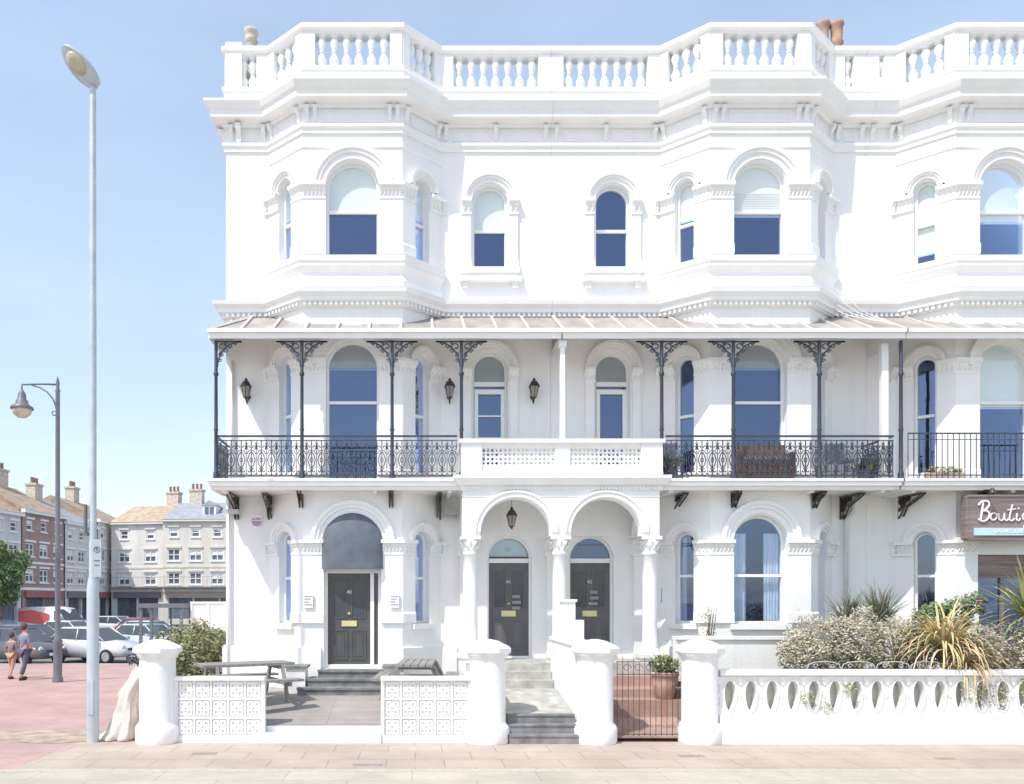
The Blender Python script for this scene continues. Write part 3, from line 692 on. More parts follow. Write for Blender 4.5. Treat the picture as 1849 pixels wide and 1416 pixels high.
m.fbox(F,-.04,.4,-.04,.26,5.14,5.8); m.fbox(F,3.74,4.18,-.04,.26,5.14,5.8); m.fbox(F,1.94,2.24,-.02,.2,5.14,5.8)
m.fbox(F,-.08,4.22,-.09,.3,5.8,5.88); m.fbox(F,.4,3.74,0,.18,5.14,5.34); m.fbox(F,.4,3.74,0,.18,5.7,5.8); m.fbox(F,-.04,4.18,-.06,0,5.14,5.2)
def tile(mb,F,u,z,hu,hz,hole,d0,d1,m=0):
    n=len(hole); sq=[]
    for (a,b) in hole:
        k=max(abs(a)/hu,abs(b)/hz); sq.append((a/k,b/k))
    for (ca,cb) in ((hu,hz),(-hu,hz),(-hu,-hz),(hu,-hz)):
        i=min(range(n),key=lambda q:(sq[q][0]-ca)**2+(sq[q][1]-cb)**2); sq[i]=(ca,cb)
    po=[(u+a,z+b) for a,b in sq]; pin=[(u+a,z+b) for a,b in hole]
    mb.ring(F,po,pin,d0,d1,m)
for (a,b) in ((.4,1.94),(2.24,3.74)):
    n=17; w=(b-a)/n
    for j in range(n):
        for r in range(4):
            zc=5.385+r*.09; q4=(j+r)%2
            if q4: hole=[(.033*math.cos(q),.033*math.sin(q)) for q in [2*pi*k/16 for k in range(16)]]
            else:
                hole=[(.02*math.cos(q),.02*math.sin(q)) for q in [2*pi*k/16 for k in range(16)]]
                if (j//2+r)%2: hole=[(x*1.7*(1-.3*abs(math.sin(2*pi*k/8))),y*1.7*(1-.3*abs(math.sin(2*pi*k/8)))) for k,(x,y) in enumerate(hole)]
            tile(m,F,a+(j+.5)*w,zc,w/2,.045,hole,.03,.1)
for (xs) in (MX-2.09,MX+1.93): m.box(xs,xs+.16,17.4,18.49,5.14,5.8); m.box(xs-.04,xs+.2,17.46,18.49,5.8,5.879)
m.obj('parapet',TRIM,PO)
m=MB(); m.box(MX-.01,MX+.09,17.25,17.33,5.885,7.99); m.box(MX-.04,MX+.12,17.22,17.36,7.85,7.97); m.obj('veranda_post',TRIM,PO,label='plain square white timber post')
m=MB()
for i in range(3): m.box(1.62,2.88,16.9-i*.26,17.1 if i==0 else 17.1-i*.26+.06,.2,1.2-.16*(i+1)+.0)
m.add([(1.66,14.72,.48),(2.88,14.72,.48),(2.88,16.42,.72),(1.66,16.42,.72),(1.66,14.72,.3),(2.88,14.72,.3)],[(0,1,2,3),(0,4,5,1)])
m.obj('entrance_steps',STEPL,PO)
m=MB()
for i in range(3): m.box(1.7,2.9,14.3+i*.15,14.75,.0+.001*i,.16*(i+1)); m.box(1.7,2.9,14.28+i*.15,14.4+i*.15,.16*(i+1)-.03,.16*(i+1)+.002)
m.obj('gate_steps',STEPD,PO)
m=MB(); m.box(2.89,3.27,14.75,17.1,.0,1.7); m.box(2.86,3.3,14.72,17.12,1.7,1.76); m.box(2.97,3.21,16.1,16.5,1.76,2.48); m.box(3.21,3.38,16.1,16.5,1.5,2.12); m.box(2.94,3.24,16.07,16.53,2.48,2.53)
m.obj('dividing_wall',PIERW,None,label='low white rendered wall between the two entrances',cat='wall')
m=MB(); m.box(1.1,1.6,15.0,17.1,0,.95); m.box(1.06,1.64,15.0,17.1,.95,1.02); m.obj('side_wall',PIERW,None,label='low white rendered wall beside the entrance steps',cat='wall')
# ------------------------------------------------------------------ front boundary
YG=14.5
def pier(x):
    T=thing('gate_pier',(x,YG,0),'round white masonry gate pier with shallow conical cap','pier','white gate piers')
    m=MB(); m.lathe([(.37,.0),(.38,.03),(.385,.26),(.36,.31),(.33,.34),(.315,.38),(.31,1.5)],(x,YG,0),28); m.obj('shaft',PIERW,T)
    m=MB(); m.lathe([(.31,1.48),(.345,1.5),(.345,1.53),(.37,1.55),(.37,1.59)],(x,YG,0),28); m.lathe([(.41,1.58),(.425,1.6),(.425,1.67),(.39,1.7),(.2,1.79),(.06,1.82)],(x,YG,0),8,sm=False); m.obj('cap',PIERW,T)
for x in (-4.5,1.34,3.24,5.09): pier(x)
def screen(x0,x1,lab):
    T=thing('screen_block_wall',((x0+x1)/2,YG,0),lab,'wall','pierced block walls')
    m=MB(); m.box(x0,x1,YG-.06,YG+.1,0,.1); m.box(x0,x1,YG-.09,YG+.13,1.1,1.16); m.box(x0,x0+.05,YG-.05,YG+.09,.1,1.1); m.box(x1-.05,x1,YG-.05,YG+.09,.1,1.1)
    F=FR((x0,YG),d=(1,0)); nx=5; w=(x1-x0-.1)/nx; nz=3; h=1.0/nz
    m.obj('frame',PIERW,T)
    m=MB()
    for i in range(nx):
        for j in range(nz):
            cx=.05+(i+.5)*w; cz=.1+(j+.5)*h; a=w/2; b=h/2
            R=lambda k:[(cx-a*k,cz-b*k),(cx-a*k,cz+b*k),(cx+a*k,cz+b*k),(cx+a*k,cz-b*k)]
            m.ring(F,R(.995),R(.87),-.035,.01)
            for (ou,oz) in ((.42,.42),(-.42,.42),(-.42,-.42),(.42,-.42)):
                q=lambda k:[(cx+a*(ou-k),cz+b*(oz-k)),(cx+a*(ou-k),cz+b*(oz+k)),(cx+a*(ou+k),cz+b*(oz+k)),(cx+a*(ou+k),cz+b*(oz-k))]
                m.ring(F,q(.33),q(.13),-.028,.01)
            m.ring(F,R(.28),R(.1),-.032,.01)
            m.fbox(F,cx-a*.08,cx+a*.08,-.02,.01,cz+b*.26,cz+b*.9); m.fbox(F,cx-a*.08,cx+a*.08,-.02,.01,cz-b*.9,cz-b*.26)
            m.fbox(F,cx+a*.26,cx+a*.9,-.022,.01,cz-b*.08,cz+b*.08); m.fbox(F,cx-a*.9,cx-a*.26,-.022,.01,cz-b*.08,cz+b*.08)
    m.obj('pierced_block',PIERW,T)
    m=MB(); m.box(x0+.05,x1-.05,YG-.002,YG+.08,.1,1.1); m.obj('backing_panel',PIERW,T)
screen(-4.2,-2.6,'low white wall of patterned geometric blocks beside the patio opening')
screen(-.55,1.05,'low white wall of patterned geometric blocks beside the patio opening')
m=MB(); m.box(-2.6,-.55,14.4,14.62,0,.17); m.box(-2.6,-.55,14.62,14.8,0,.27); m.obj('threshold_step',PIERW,None,label='low white painted step at the patio opening',cat='step')
m=MB(); m.add([(-4.15,14.64,.28),(1.08,14.64,.28),(1.08,16.85,.58),(-4.15,16.85,.58),(-4.15,18.5,.58),(1.08,18.5,.58)],[(0,1,2,3),(3,2,5,4)]); m.obj('patio',DECK,None,kind='structure')
m=MB()
for i in range(3): m.box(-2.35+i*.18,-.25-i*.12,16.75+i*.3,17.74,.5,.72+.155*i)
for i in range(3): m.box(-2.36+i*.18,-.24-i*.12,16.72+i*.3,16.9+i*.3,.68+.155*i,.724+.155*i)
m.obj('doorstep',STEPD,HA)
for x in (-2.62,-.58): m=MB(); m.box(x,x+.4,17.0,17.5,.5,1.1); m.box(x-.04,x+.44,16.96,17.54,1.1,1.15,1); m.obj('step_block',[PIERW,STEPD],HA)
def picnic(x,y,ang,z,s,lab):
    T=thing('picnic_table',(x,y,z),lab,'picnic table','picnic tables on the patio')
    M=Matrix.Translation((x,y,z))@Matrix.Rotation(ang,4,'Z')@Matrix.Scale(s,4)
    m=MB()
    for i in range(5): m.box(-.9,.9,-.36+i*.146,-.36+i*.146+.13,.69,.74)
    for u in (-.6,.6): m.box(u-.03,u+.03,-.34,.34,.62,.69)
    m.xf(M).obj('table_top',WOOD,T)
    for sgn in (-1,1):
        m=MB()
        for i in range(2): m.box(-.9,.9,sgn*.72-.14+i*.145,sgn*.72-.14+i*.145+.135,.41,.455)
        m.xf(M).obj('bench_seat',WOOD,T)
    for u in (-.64,.64):
        m=MB(); m.box(u-.03,u+.03,-.82,.82,.32,.41)
        for sgn in (-1,1):
            p=[(u-.02,sgn*.28,.7),(u-.02,sgn*.62,0),(u-.02,sgn*.74,0),(u-.02,sgn*.4,.7)]; v=p+[(a+.045,b,c) for a,b,c in p]
            m.add(v,[(0,1,2,3),(7,6,5,4),(0,1,5,4),(1,2,6,5),(2,3,7,6),(3,0,4,7)])
        m.xf(M).obj('leg',WOOD,T)
picnic(-3.25,15.9,.5,.56,1.0,'silvered wooden picnic table behind the patterned block wall')
picnic(.1,16.2,1.5,.6,.95,'silvered wooden picnic table seen end on beside the doorstep')
T=thing('garden_balustrade',(9.5,YG,0),'white concrete balustrade with oval openings on a solid base','balustrade')
m=MB(); m.sweep([(5.4,YG-.1),(16.5,YG-.1)],[(0,0),(.12,0),(.12,.34),(.02,.44),(0,.5)]); m.box(5.4,16.5,YG-.1,YG+.18,0,.5); m.obj('base',PIERW,T)
m=MB(); m.sweep([(5.42,YG-.06),(16.5,YG-.06)],[(0,1.17),(.05,1.18),(.08,1.2),(.08,1.25),(.04,1.28),(-.2,1.28),(-.24,1.25),(-.24,1.17)],closed=True); m.obj('coping',PIERW,T)
m=MB(); F=FR((5.42,YG-.04),d=(1,0)); pw=.37
for i in range(30):
    c=(i+.5)*pw
    hole=[(.1*math.cos(q)*(1+.18*math.sin(q)),.27*math.sin(q)) for q in [2*pi*(k+.5)/24 for k in range(24)]]
    tile(m,F,c,.82,pw/2-.006,.345,hole,0,.12)
    h2=[(a*1.2,b*1.08) for a,b in hole]; m.ring(F,[(c+a,.82+b) for a,b in h2],[(c+a,.82+b) for a,b in hole],-.035,0)
    u=c-pw/2
    m.fbox(F,u-.007,u+.007,.01,.11,.475,1.165)
    tri=[(u-.06,1.165),(u,1.165),(u+.06,1.165),(u+.035,1.06),(u,1.0),(u-.035,1.06)]; m.prism(F,tri,-.03,0)
    m.prism(F,[(u-.065,.5),(u-.04,.62),(u,.69),(u+.04,.62),(u+.065,.5)],-.04,0)
    m.prism(F,[(u-.03,.84),(u,.9),(u+.03,.84),(u,.78)],-.02,0)
m.obj('oval_panel',PIERW,T)
m=MB()
def arcs(x):
    G=lambda a,b:(x+a,14.72,1.28+b)
    m.tube([G(.0,0),G(.03,.08),G(.14,.12),G(.3,.13),G(.46,.12),G(.57,.08),G(.6,0)],.01,4); m.tube(spiral((.15,.05),.045,.02,0,6,G,8),.008,4); m.tube(spiral((.45,.05),.045,.02,3,9,G,8),.008,4)
for i in range(4): arcs(7.1+i*.62)
m.obj('garden_edging',mat('pale_iron',(.5,.5,.5),.5),None,label='low scrolled pale iron edging along the balustrade top',cat='garden edging')
m=MB(); m.box(5.35,16.5,14.83,18.45,0,1.0); m.obj('garden_bed',SOIL,None,kind='structure')
m=MB(); m.box(5.35,16.5,14.69,14.825,0,1.06); m.obj('retaining_wall',mat('pale_stained_render',(.8,.78,.7),.85,5,.12),None,label='pale stained retaining wall behind the balustrade',cat='wall')
m=MB(); m.box(5.25,8.1,16.3,16.5,.9,1.72); m.sweep([(5.25,16.3),(8.1,16.3)],[(0,1.72),(.05,1.73),(.05,1.79),(-.25,1.79),(-.25,1.72)],closed=True); m.obj('garden_wall',PIERW,None,label='low white rendered garden wall behind the shrubs',cat='wall')
m=MB(); m.add([(3.4,14.5,.07),(5.0,14.5,.07),(5.0,15.5,.3),(3.4,15.5,.3)],[(0,1,2,3)]); m.box(3.3,5.34,15.5,17.1,0,.62); m.box(3.3,5.34,15.9,17.1,.62,.78); m.box(3.3,5.34,16.5,17.1,.78,.98); m.obj('brick_path',REDPATH,None,kind='structure')
T=thing('garden_gate',(4.16,14.5,0),'thin black iron bar gate between two white piers','gate')
for z in (.14,1.2,1.42): m=MB(); m.tube([(3.62,14.5,z),(4.72,14.5,z)],.01,4); m.obj('rail',IRONB,T)
for i in range(12): m=MB(); m.tube([(3.63+i*.098,14.5,.1),(3.63+i*.098,14.5,1.5 if i%2 else 1.42)],.0065,4); m.obj('bar',IRONB,T)
for i in range(5): m=MB(); G=lambda a,b,i=i:(3.8+i*.2+a,14.5,1.31+b); m.tube(spiral((0,0),.08,.03,0,6,G,10),.006,4); m.obj('scroll',IRONB,T)
def leafcloud(mb,c,r,n,size,nm=3,shell=.55):
    for _ in range(n):
        while True:
            p=Vector((random.uniform(-1,1),random.uniform(-1,1),random.uniform(-1,1)))
            if .05<p.length<1: break
        q=p.normalized()*(p.length**shell)
        lump=1+.18*math.sin(5*q.x+c[0]*3)*math.sin(6*q.z+c[1])+.1*math.sin(11*q.x+7*q.z)+random.choice((0,0,0,.12))
        pos=Vector((c[0]+q.x*r[0]*lump,c[1]+q.y*r[1]*lump,c[2]+q.z*r[2]*lump))
        a=Vector((random.gauss(0,1),random.gauss(0,1),random.gauss(0,1))).normalized(); b=a.orthogonal().normalized()
        s=size*random.uniform(.6,1.4)
        mi=random.choices(range(nm),[5,4,3][:nm])[0]
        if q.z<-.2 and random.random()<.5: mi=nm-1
        mb.add([pos-a*s,pos+b*s*.42,pos+a*s,pos-b*s*.42],[(0,1,2,3)],mi)
def straps(mb,base,n,L,w,e0=(.3,1.4),droop=1.2,nm=3,az=(0,2*pi)):
    for _ in range(n):
        t=random.uniform(*az); e=random.uniform(*e0); l=L*random.uniform(.6,1.1); ww=w*random.uniform(.7,1.2)
        p=Vector(base)+Vector((random.gauss(0,.05),random.gauss(0,.05),0)); side=Vector((-math.sin(t),math.cos(t),0)); vs=[]; k=7
        dr=droop*random.uniform(.5,1.3)
        for i in range(k+1):
            f=i/k; wid=ww*(1-f**2.2)*(.5+.5*min(1,f*4))+.002
            vs+=[p-side*wid,p+side*wid]
            ee=e-dr*f*f*1.4
            p=p+Vector((math.cos(t)*math.cos(ee),math.sin(t)*math.cos(ee),math.sin(ee)))*(l/k)
        mb.add(vs,[(2*i,2*i+1,2*i+3,2*i+2) for i in range(k)],random.randrange(nm))
T=thing('potted_plant',(4.84,15.8,.62),'green leafy plant in a terracotta pot on the red path','potted plant')
m=MB(); m.lathe([(.13,.62),(.15,.63),(.25,.95),(.24,1.06),(.27,1.07),(.27,1.14),(.23,1.14),(.21,1.06)],(4.84,15.7,0),18); m.obj('pot',TERRA,T)
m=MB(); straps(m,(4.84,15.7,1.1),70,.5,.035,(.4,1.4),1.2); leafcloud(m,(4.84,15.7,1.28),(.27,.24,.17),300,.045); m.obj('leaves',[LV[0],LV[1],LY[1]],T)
def shrub(lab,c,blobs,mats,size,dens=1.0,flowers=0):
    T=thing('shrub',(c[0],c[1],c[2]),lab,'shrub','garden shrubs')
    m=MB()
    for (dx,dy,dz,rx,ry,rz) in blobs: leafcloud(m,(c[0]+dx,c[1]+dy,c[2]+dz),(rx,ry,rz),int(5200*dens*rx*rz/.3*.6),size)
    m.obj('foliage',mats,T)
    s=MB()
    for (dx,dy,dz,rx,ry,rz) in blobs:
        for _ in range(7): s.tube([(c[0],c[1],c[2]-.05),(c[0]+dx*.5+random.uniform(-.1,.1),c[1]+dy*.5,c[2]+dz*.5),(c[0]+dx+random.uniform(-rx,rx)*.8,c[1]+dy+random.uniform(-ry,ry)*.7,c[2]+dz+rz*random.uniform(.7,1.1))],[.03,.016,.004],5)
    s.obj('stem',BARK,T)
    if flowers:
        f=MB()
        for (dx,dy,dz,rx,ry,rz) in blobs[-1:]: leafcloud(f,(c[0]+dx,c[1]+dy,c[2]+dz),(rx*1.05,ry*1.05,rz*1.05),flowers,.035,1,.2)
        f.obj('flower',FLOW,T)
shrub('large pale shrub topped with cream dry seed heads',(7.9,15.4,1.0),[(-.1,0,.62,.75,.5,.62),(-.65,-.1,.42,.4,.4,.5),(.5,.05,.74,.5,.45,.58)],LFL,.03,1.3)
shrub('olive green rounded shrub with dry flower heads',(9.2,15.5,1.0),[(0,0,.65,.5,.5,.5),(.45,0,.65,.45,.4,.45)],[LG[0],LFL[0],LG[1]],.032,1.2)
shrub('straggly greyish shrub behind the balustrade',(10.9,15.3,1.0),[(-.4,0,.55,.5,.4,.45),(.3,0,.55,.6,.45,.5),(1.2,.1,.55,.7,.5,.5)],LFL,.032,1.1)
shrub('fresh green leafy shrub with a few pink flowers',(10.7,16.4,1.0),[(-.3,0,1.1,.35,.3,.35),(.15,0,1.2,.35,.3,.35),(.55,0,1.45,.2,.2,.22)],LV,.045,.75,25)
shrub('small wispy shrub behind the white garden wall',(6.1,16.9,1.0),[(0,0,1.0,.2,.2,.35)],[LG[0],LFL[0],LG[2]],.025,.35)
def spiky(lab,c,n,L,w,mats,e0,droop,trunk=0,name='spiky_plant'):
    T=thing(name,c,lab,'plant','spiky garden plants')
    b=(c[0],c[1],c[2]+trunk)
    if trunk:
        m=MB(); m.tube([c,(c[0]+.03,c[1],c[2]+trunk*.5),b],[.09,.07,.06],8); m.obj('trunk',BARK,T)
    m=MB(); straps(m,b,n,L,w,e0,droop); m.obj('leaves',mats,T)
spiky('bushy blue green spiky yucca',(9.35,16.4,1.0),260,.85,.013,LB,(-.3,1.5),.3,1.05)
spiky('smaller bushy green spiky yucca',(8.85,16.6,1.0),220,.75,.013,LB,(-.2,1.5),.3,1.0)
spiky('drooping yellow strap leaved plant spilling over the balustrade',(9.75,14.98,1.05),260,1.2,.02,[LY[0],LY[2],LY[1]],(.1,1.4),1.7,.55)
spiky('trailing straw coloured leaves hanging over the balustrade',(10.0,14.74,1.38),130,.9,.016,[LY[2],LY[0],LY[2]],(-.3,.8),1.8,0)
spiky('tall lime yellow cordyline palm',(11.55,15.3,1.0),170,1.15,.026,[LY[1],LV[0],LY[0]],(-.1,1.5),.8,1.2)
T=thing('climbing_plant',(8.0,14.42,.55),'trailing olive foliage growing through the balustrade','plant','garden shrubs'); m=MB()
for x,z,r in ((6.95,.8,.14),(7.3,.6,.1),(7.7,.95,.1),(9.9,.95,.25),(10.3,.85,.2),(10.8,1.0,.14),(11.9,.8,.12)): leafcloud(m,(x,14.45,z),(r,.1,r*1.1),int(900*r),.028)
m.obj('foliage',[LG[0],LG[1],LY[1]],T)
T=thing('wicker_sofa',(7.55,17.55,5.07),'brown wicker sofa on the veranda behind the iron railing','sofa')
m=MB(); m.box(7.0,8.05,17.4,17.68,5.12,5.48); m.obj('seat',WICK,T); m=MB(); m.box(7.0,8.05,17.66,17.72,5.4,5.86); m.obj('backrest',WICK,T)
for x in (6.93,8.05): m=MB(); m.box(x,x+.07,17.38,17.72,5.09,5.66); m.obj('armrest',WICK,T)
m=MB(); m.box(7.02,8.03,17.4,17.65,5.485,5.56); m.obj('cushion',mat('grey_cushion',(.3,.3,.32),.9),T)
for (x,y) in ((5.6,17.75),(9.3,17.8)):
    T=thing('balcony_chair',(x,y,5.07),'dark folding chair on the shaded veranda','chair','chairs on the veranda')
    m=MB(); m.box(x-.22,x+.22,y-.2,y+.2,5.5,5.54); m.obj('seat',GREYD,T); m=MB(); m.box(x-.22,x+.22,y+.2,y+.24,5.6,5.95); m.obj('backrest',GREYD,T)
    for a in (-.2,.2):
        for b in (-.18,.2): m=MB(); m.tube([(x+a,y+b,5.07),(x+a,y+b,5.5 if b<0 else 5.95)],.018,5); m.obj('leg',GREYD,T)
for (x,y,c,lab) in ((9.75,17.7,LV,'dark leafy pot plant on the veranda'),(10.0,17.95,LB,'spiky pot plant on the veranda'),(5.5,17.5,LG,'small pot plant on the veranda')):
    T=thing('potted_plant',(x,y,5.07),lab,'potted plant','pot plants on the veranda')
    m=MB(); m.lathe([(.1,5.07),(.15,5.3),(.16,5.34),(.12,5.34)],(x,y,0),12); m.obj('pot',GREYD,T)
    m=MB(); straps(m,(x,y,5.3),60,.45,.03,(.2,1.4),1.0); m.obj('leaves',c,T)
T=thing('flower_trough',(11.3,17.4,5.07),'trough of yellow flowers behind the thin balcony railing','flower trough')
m=MB(); m.box(10.95,11.7,17.36,17.52,5.08,5.22); m.obj('trough',TERRA,T); m=MB(); leafcloud(m,(11.32,17.44,5.27),(.4,.12,.08),400,.03); m.obj('leaves',LV,T); m=MB(); leafcloud(m,(11.32,17.42,5.3),(.38,.1,.07),120,.025,1,.2); m.obj('flower',YFLOW,T)
# ------------------------------------------------------------------ wall mounted items
LGL=mat('lantern_glass',(.3,.28,.22),.15)
def lantern(x,y,z,lab,hang=False):
    T=thing('wall_lantern' if not hang else 'hanging_lantern',(x,y,z),lab,'lantern','black wall lanterns' if not hang else None)
    m=MB(); m.lathe([(.05,-.16),(.07,-.15),(.105,.06),(.11,.07)],(x,y,z),6,sm=False); 
    m2=MB(); m2.lathe([(.14,.07),(.13,.09),(.07,.19),(.035,.2),(.04,.23),(.01,.27)],(x,y,z),6,sm=False)
    m2.lathe([(.01,-.22),(.03,-.19),(.06,-.16)],(x,y,z),6)
    for k in range(6):
        a=2*pi*(k+.5)/6; m2.tube([(x+.06*math.cos(a),y+.06*math.sin(a),z-.16),(x+.11*math.cos(a),y+.11*math.sin(a),z+.07)],.011,4)
    if hang: m2.tube([(x,y,z+.26),(x,y,4.9)],.008,4)
    else: m2.tube([(x,y,z-.2),(x,y+.1,z-.28),(x,y+.2,z-.2),(x,YF,z-.1)],.016,5); m2.lathe([(.06,-.015),(.06,.015)],(x,YF-.02,z-.1),10,axis='y'); m2.tube([(x,y,z+.22),(x,y+.12,z+.25),(x,YF,z+.1)],.012,5)
    m2.obj('frame',IRONB,T); m.obj('lamp_glass',LGL,T)
for x in (-3.7,.84,2.72): lantern(x,18.26,7.2,'black iron wall lantern on the white balcony wall')
lantern(2.17,17.85,4.28,'black lantern hanging inside the porch arch',True)
T=thing('security_light',(.85,18.3,4.4),'small grey floodlight fixed to the white wall','light','security lights')
m=MB(); m.box(.72,.98,18.24,18.4,4.4,4.55); m.box(.82,.88,18.38,18.5,4.5,4.56); m.tube([(.7,18.25,4.38),(1.0,18.25,4.38)],.03,6); m.obj('housing',mat('grey_housing',(.4,.4,.4),.5),T)
T=thing('security_camera',(-3.95,18.2,4.45),'small grey security camera fixed to the house corner','camera')
m=MB(); m.tube([(-4.0,18.5,4.48),(-4.0,18.3,4.5)],.03,8); m.box(-4.12,-3.85,18.15,18.3,4.43,4.53); m.obj('housing',mat('pale_grey_housing',(.5,.5,.5),.5),T)
T=thing('alarm_box',(-3.5,18.45,4.2),'white shield shaped burglar alarm box with purple and blue print','alarm box')
m=MB(); F=FR((-3.5,18.44),d=(1,0)); m.prism(F,[(-.13,4.42),(-.13,4.28),(-.08,4.19),(0,4.16),(.08,4.19),(.13,4.28),(.13,4.42),(0,4.45)],0,.06); ao=m.obj('case',LETTER,T)
text('ALARM',.065,(-3.5,18.435,4.34),ao,mat('purple_print',(.35,.08,.3),.4))
m=MB(); m.prism(F,[(-.12,4.3),(-.08,4.2),(0,4.175),(.08,4.2),(.12,4.3)],-.004,0); m.obj('emblem',mat('mauve_print',(.45,.3,.5),.4),ao)
for x in (-2.24,-.38):
    T=thing('menu_sign',(x,17.66,2.35),'small white notice board with red and blue print by the door','sign','notices beside the door')
    m=MB(); m.box(x-.1,x+.1,17.66,17.69,2.35,2.66); so=m.obj('board',PIERW,T)
    m=MB()
    for i,z in enumerate((2.59,2.53,2.47,2.41)): m.box(x-.08,x+.08-.03*(i%3),17.652,17.658,z,z+.02,i%2)
    m.obj('print',[mat('faded_red',(.65,.35,.35),.6),mat('faded_blue',(.38,.42,.62),.6)],so)
PAP=mat('paper',(.3,.3,.31),.7)
for (x,z0) in ((2.38,2.3),(4.15,2.4)):
    T=thing('door_notice',(x,18.66,z0),'small paper notices fixed to the door glass','notice','paper notices on doors')
    m=MB()
    for i in range(3): m.box(x-.1,x+.08+.02*(i%2),18.672,18.676,z0+i*.13,z0+i*.13+.07)
    m.obj('paper',PAP,T)
# ------------------------------------------------------------------ street furniture
T=thing('street_light',(-5.65,14.5,0),'tall grey galvanised street light column on the pavement','street light')
m=MB(); m.lathe([(.105,0),(.105,2.7),(.085,2.85),(.065,2.95),(.062,7),(.055,11.55),(.05,11.6)],(-5.65,14.5,0),16); m.box(-5.7,-5.6,14.385,14.4,.5,1.1); m.obj('column',GREYP,T)
m=MB(); m.box(-5.77,-5.74,14.4,14.49,3.7,4.2); m.box(-5.8,-5.72,14.4,14.5,3.65,3.7); m.obj('control_box',GREYD,T)
L=Vector((-.6,-.35,.62)).normalized(); N=Vector((-.25,-.8,-.55)); N=(N-N.dot(L)*L).normalized(); Sd=N.cross(L)
Mx=Matrix((( L.x,Sd.x,-N.x,-5.6),(L.y,Sd.y,-N.y,14.5),(L.z,Sd.z,-N.z,11.64),(0,0,0,1)))@Matrix.Scale(.82,4)
m=MB(); vs=[];n=16
for i in range(n+1):
    f=i/n; x=-.06+.98*f; w=.245*math.sin(pi*min(1,(f*.93+.07)))**.55; h=.15*math.sin(pi*min(1,f*.9+.1))**.6
    for k in range(16):
        a=2*pi*k/16; vs.append((x,w*math.cos(a),h*max(math.sin(a),-.35)))
m.add(vs,[(i*16+k,i*16+(k+1)%16,(i+1)*16+(k+1)%16,(i+1)*16+k) for i in range(n) for k in range(16)],0,True); m.add(vs[:16],[tuple(range(16))]); m.add(vs[-16:],[tuple(range(16))])
m.xf(Mx).obj('lamp_head',GREYP,T)
m=MB(); m.lathe([(.01,-.11),(.09,-.1),(.15,-.07),(.18,-.03),(.19,0)],(0,0,0),18); m.v=[(v[0]*1.35+.5,v[1],v[2]-.03) for v in m.v]; m.xf(Mx).obj('lamp_lens',LENS,T)
T=thing('parking_sign',(-5.5,14.42,3.0),'small grey parking sign plate strapped to the street light','sign')
m=MB(); m.box(-5.6,-5.45,14.36,14.37,2.92,3.58); po=m.obj('plate',mat('grey_sign',(.42,.46,.5),.5),T)
F=FR((-5.525,14.352),d=(1,0)); cc=[(.055*math.cos(2*pi*k/20),3.4+.055*math.sin(2*pi*k/20)) for k in range(20)]; ci=[(.045*math.cos(2*pi*k/20),3.4+.045*math.sin(2*pi*k/20)) for k in range(20)]
m=MB(); m.ring(F,cc,ci,0,.007); m.fbox(F,-.05,.05,0,.007,3.2,3.215); m.fbox(F,-.04,.04,0,.007,3.12,3.135); m.obj('symbol',GREYD,po); text('P',.08,(-5.525,14.352,3.4),po,GREYD)
T=thing('street_lamp',(-10.9,25.2,0),'dark grey ornamental street lamp with a single bracket lantern','street lamp')
X,Y=-10.9,25.2
m=MB(); m.lathe([(.16,0),(.16,.1),(.13,.2),(.13,1.2),(.15,1.25),(.1,1.35),(.085,1.6),(.08,4),(.1,4.05),(.075,4.15),(.065,8.9),(.08,8.95),(.05,9.05),(.06,9.2),(.01,9.4)],(X,Y,0),14); m.obj('post',GREYD,T)
m=MB(); m.tube([(X,Y,9.15),(X-.5,Y,9.17),(X-1.1,Y,9.15),(X-1.1,Y,8.95)],.03,6); G=lambda a,b:(X+a,Y,8.2+b)
m.tube([G(-.03,0),G(-.05,.25),G(-.14,.5),G(-.32,.72),G(-.55,.86),G(-.8,.93)],.025,6); m.tube([G(-.02,.02),G(-.14,.0),G(-.18,.1),G(-.1,.14)],.02,5); m.obj('arm',GREYD,T)
m=MB(); m.lathe([(.03,9.0),(.06,8.95),(.12,8.85),(.13,8.7),(.17,8.66),(.2,8.55),(.34,8.45),(.34,8.4)],(X-1.1,Y,0),14); m.obj('lantern_hood',GREYD,T)
m=MB(); m.lathe([(.27,8.41),(.29,8.33),(.24,8.23),(.12,8.14),(.02,8.12)],(X-1.1,Y,0),14); m.obj('lantern_bowl',LENS,T)
T=thing('cloth_bundle',(-5.2,14.6,.0),'cream dust sheet bundled upright against the white gate pier','cloth')
fold=lambda a,z:1+.2*math.sin(5*a+z*3)+.12*math.sin(9*a-4*z)+.08*math.sin(13*a+9*z)
m=MB(); m.lathe([(.3,0.01),(.32,.05),(.26,.15),(.2,.4),(.15,.7),(.17,.85),(.13,1.1),(.15,1.22),(.1,1.36),(.03,1.42)],(0,0,0),44,fold=fold)
m.v=[(v[0]-5.28+.3*min(1.4,v[2])**1.2+.04*math.sin(6*v[2]),v[1]*.7+14.75,v[2]) for v in m.v]; m.obj('sheet',CLOTH,T)
m=MB(); leafcloud(m,(-4.98,14.78,1.45),(.14,.12,.1),120,.05,1); m.obj('dark_cloth_top',GREYD,T)
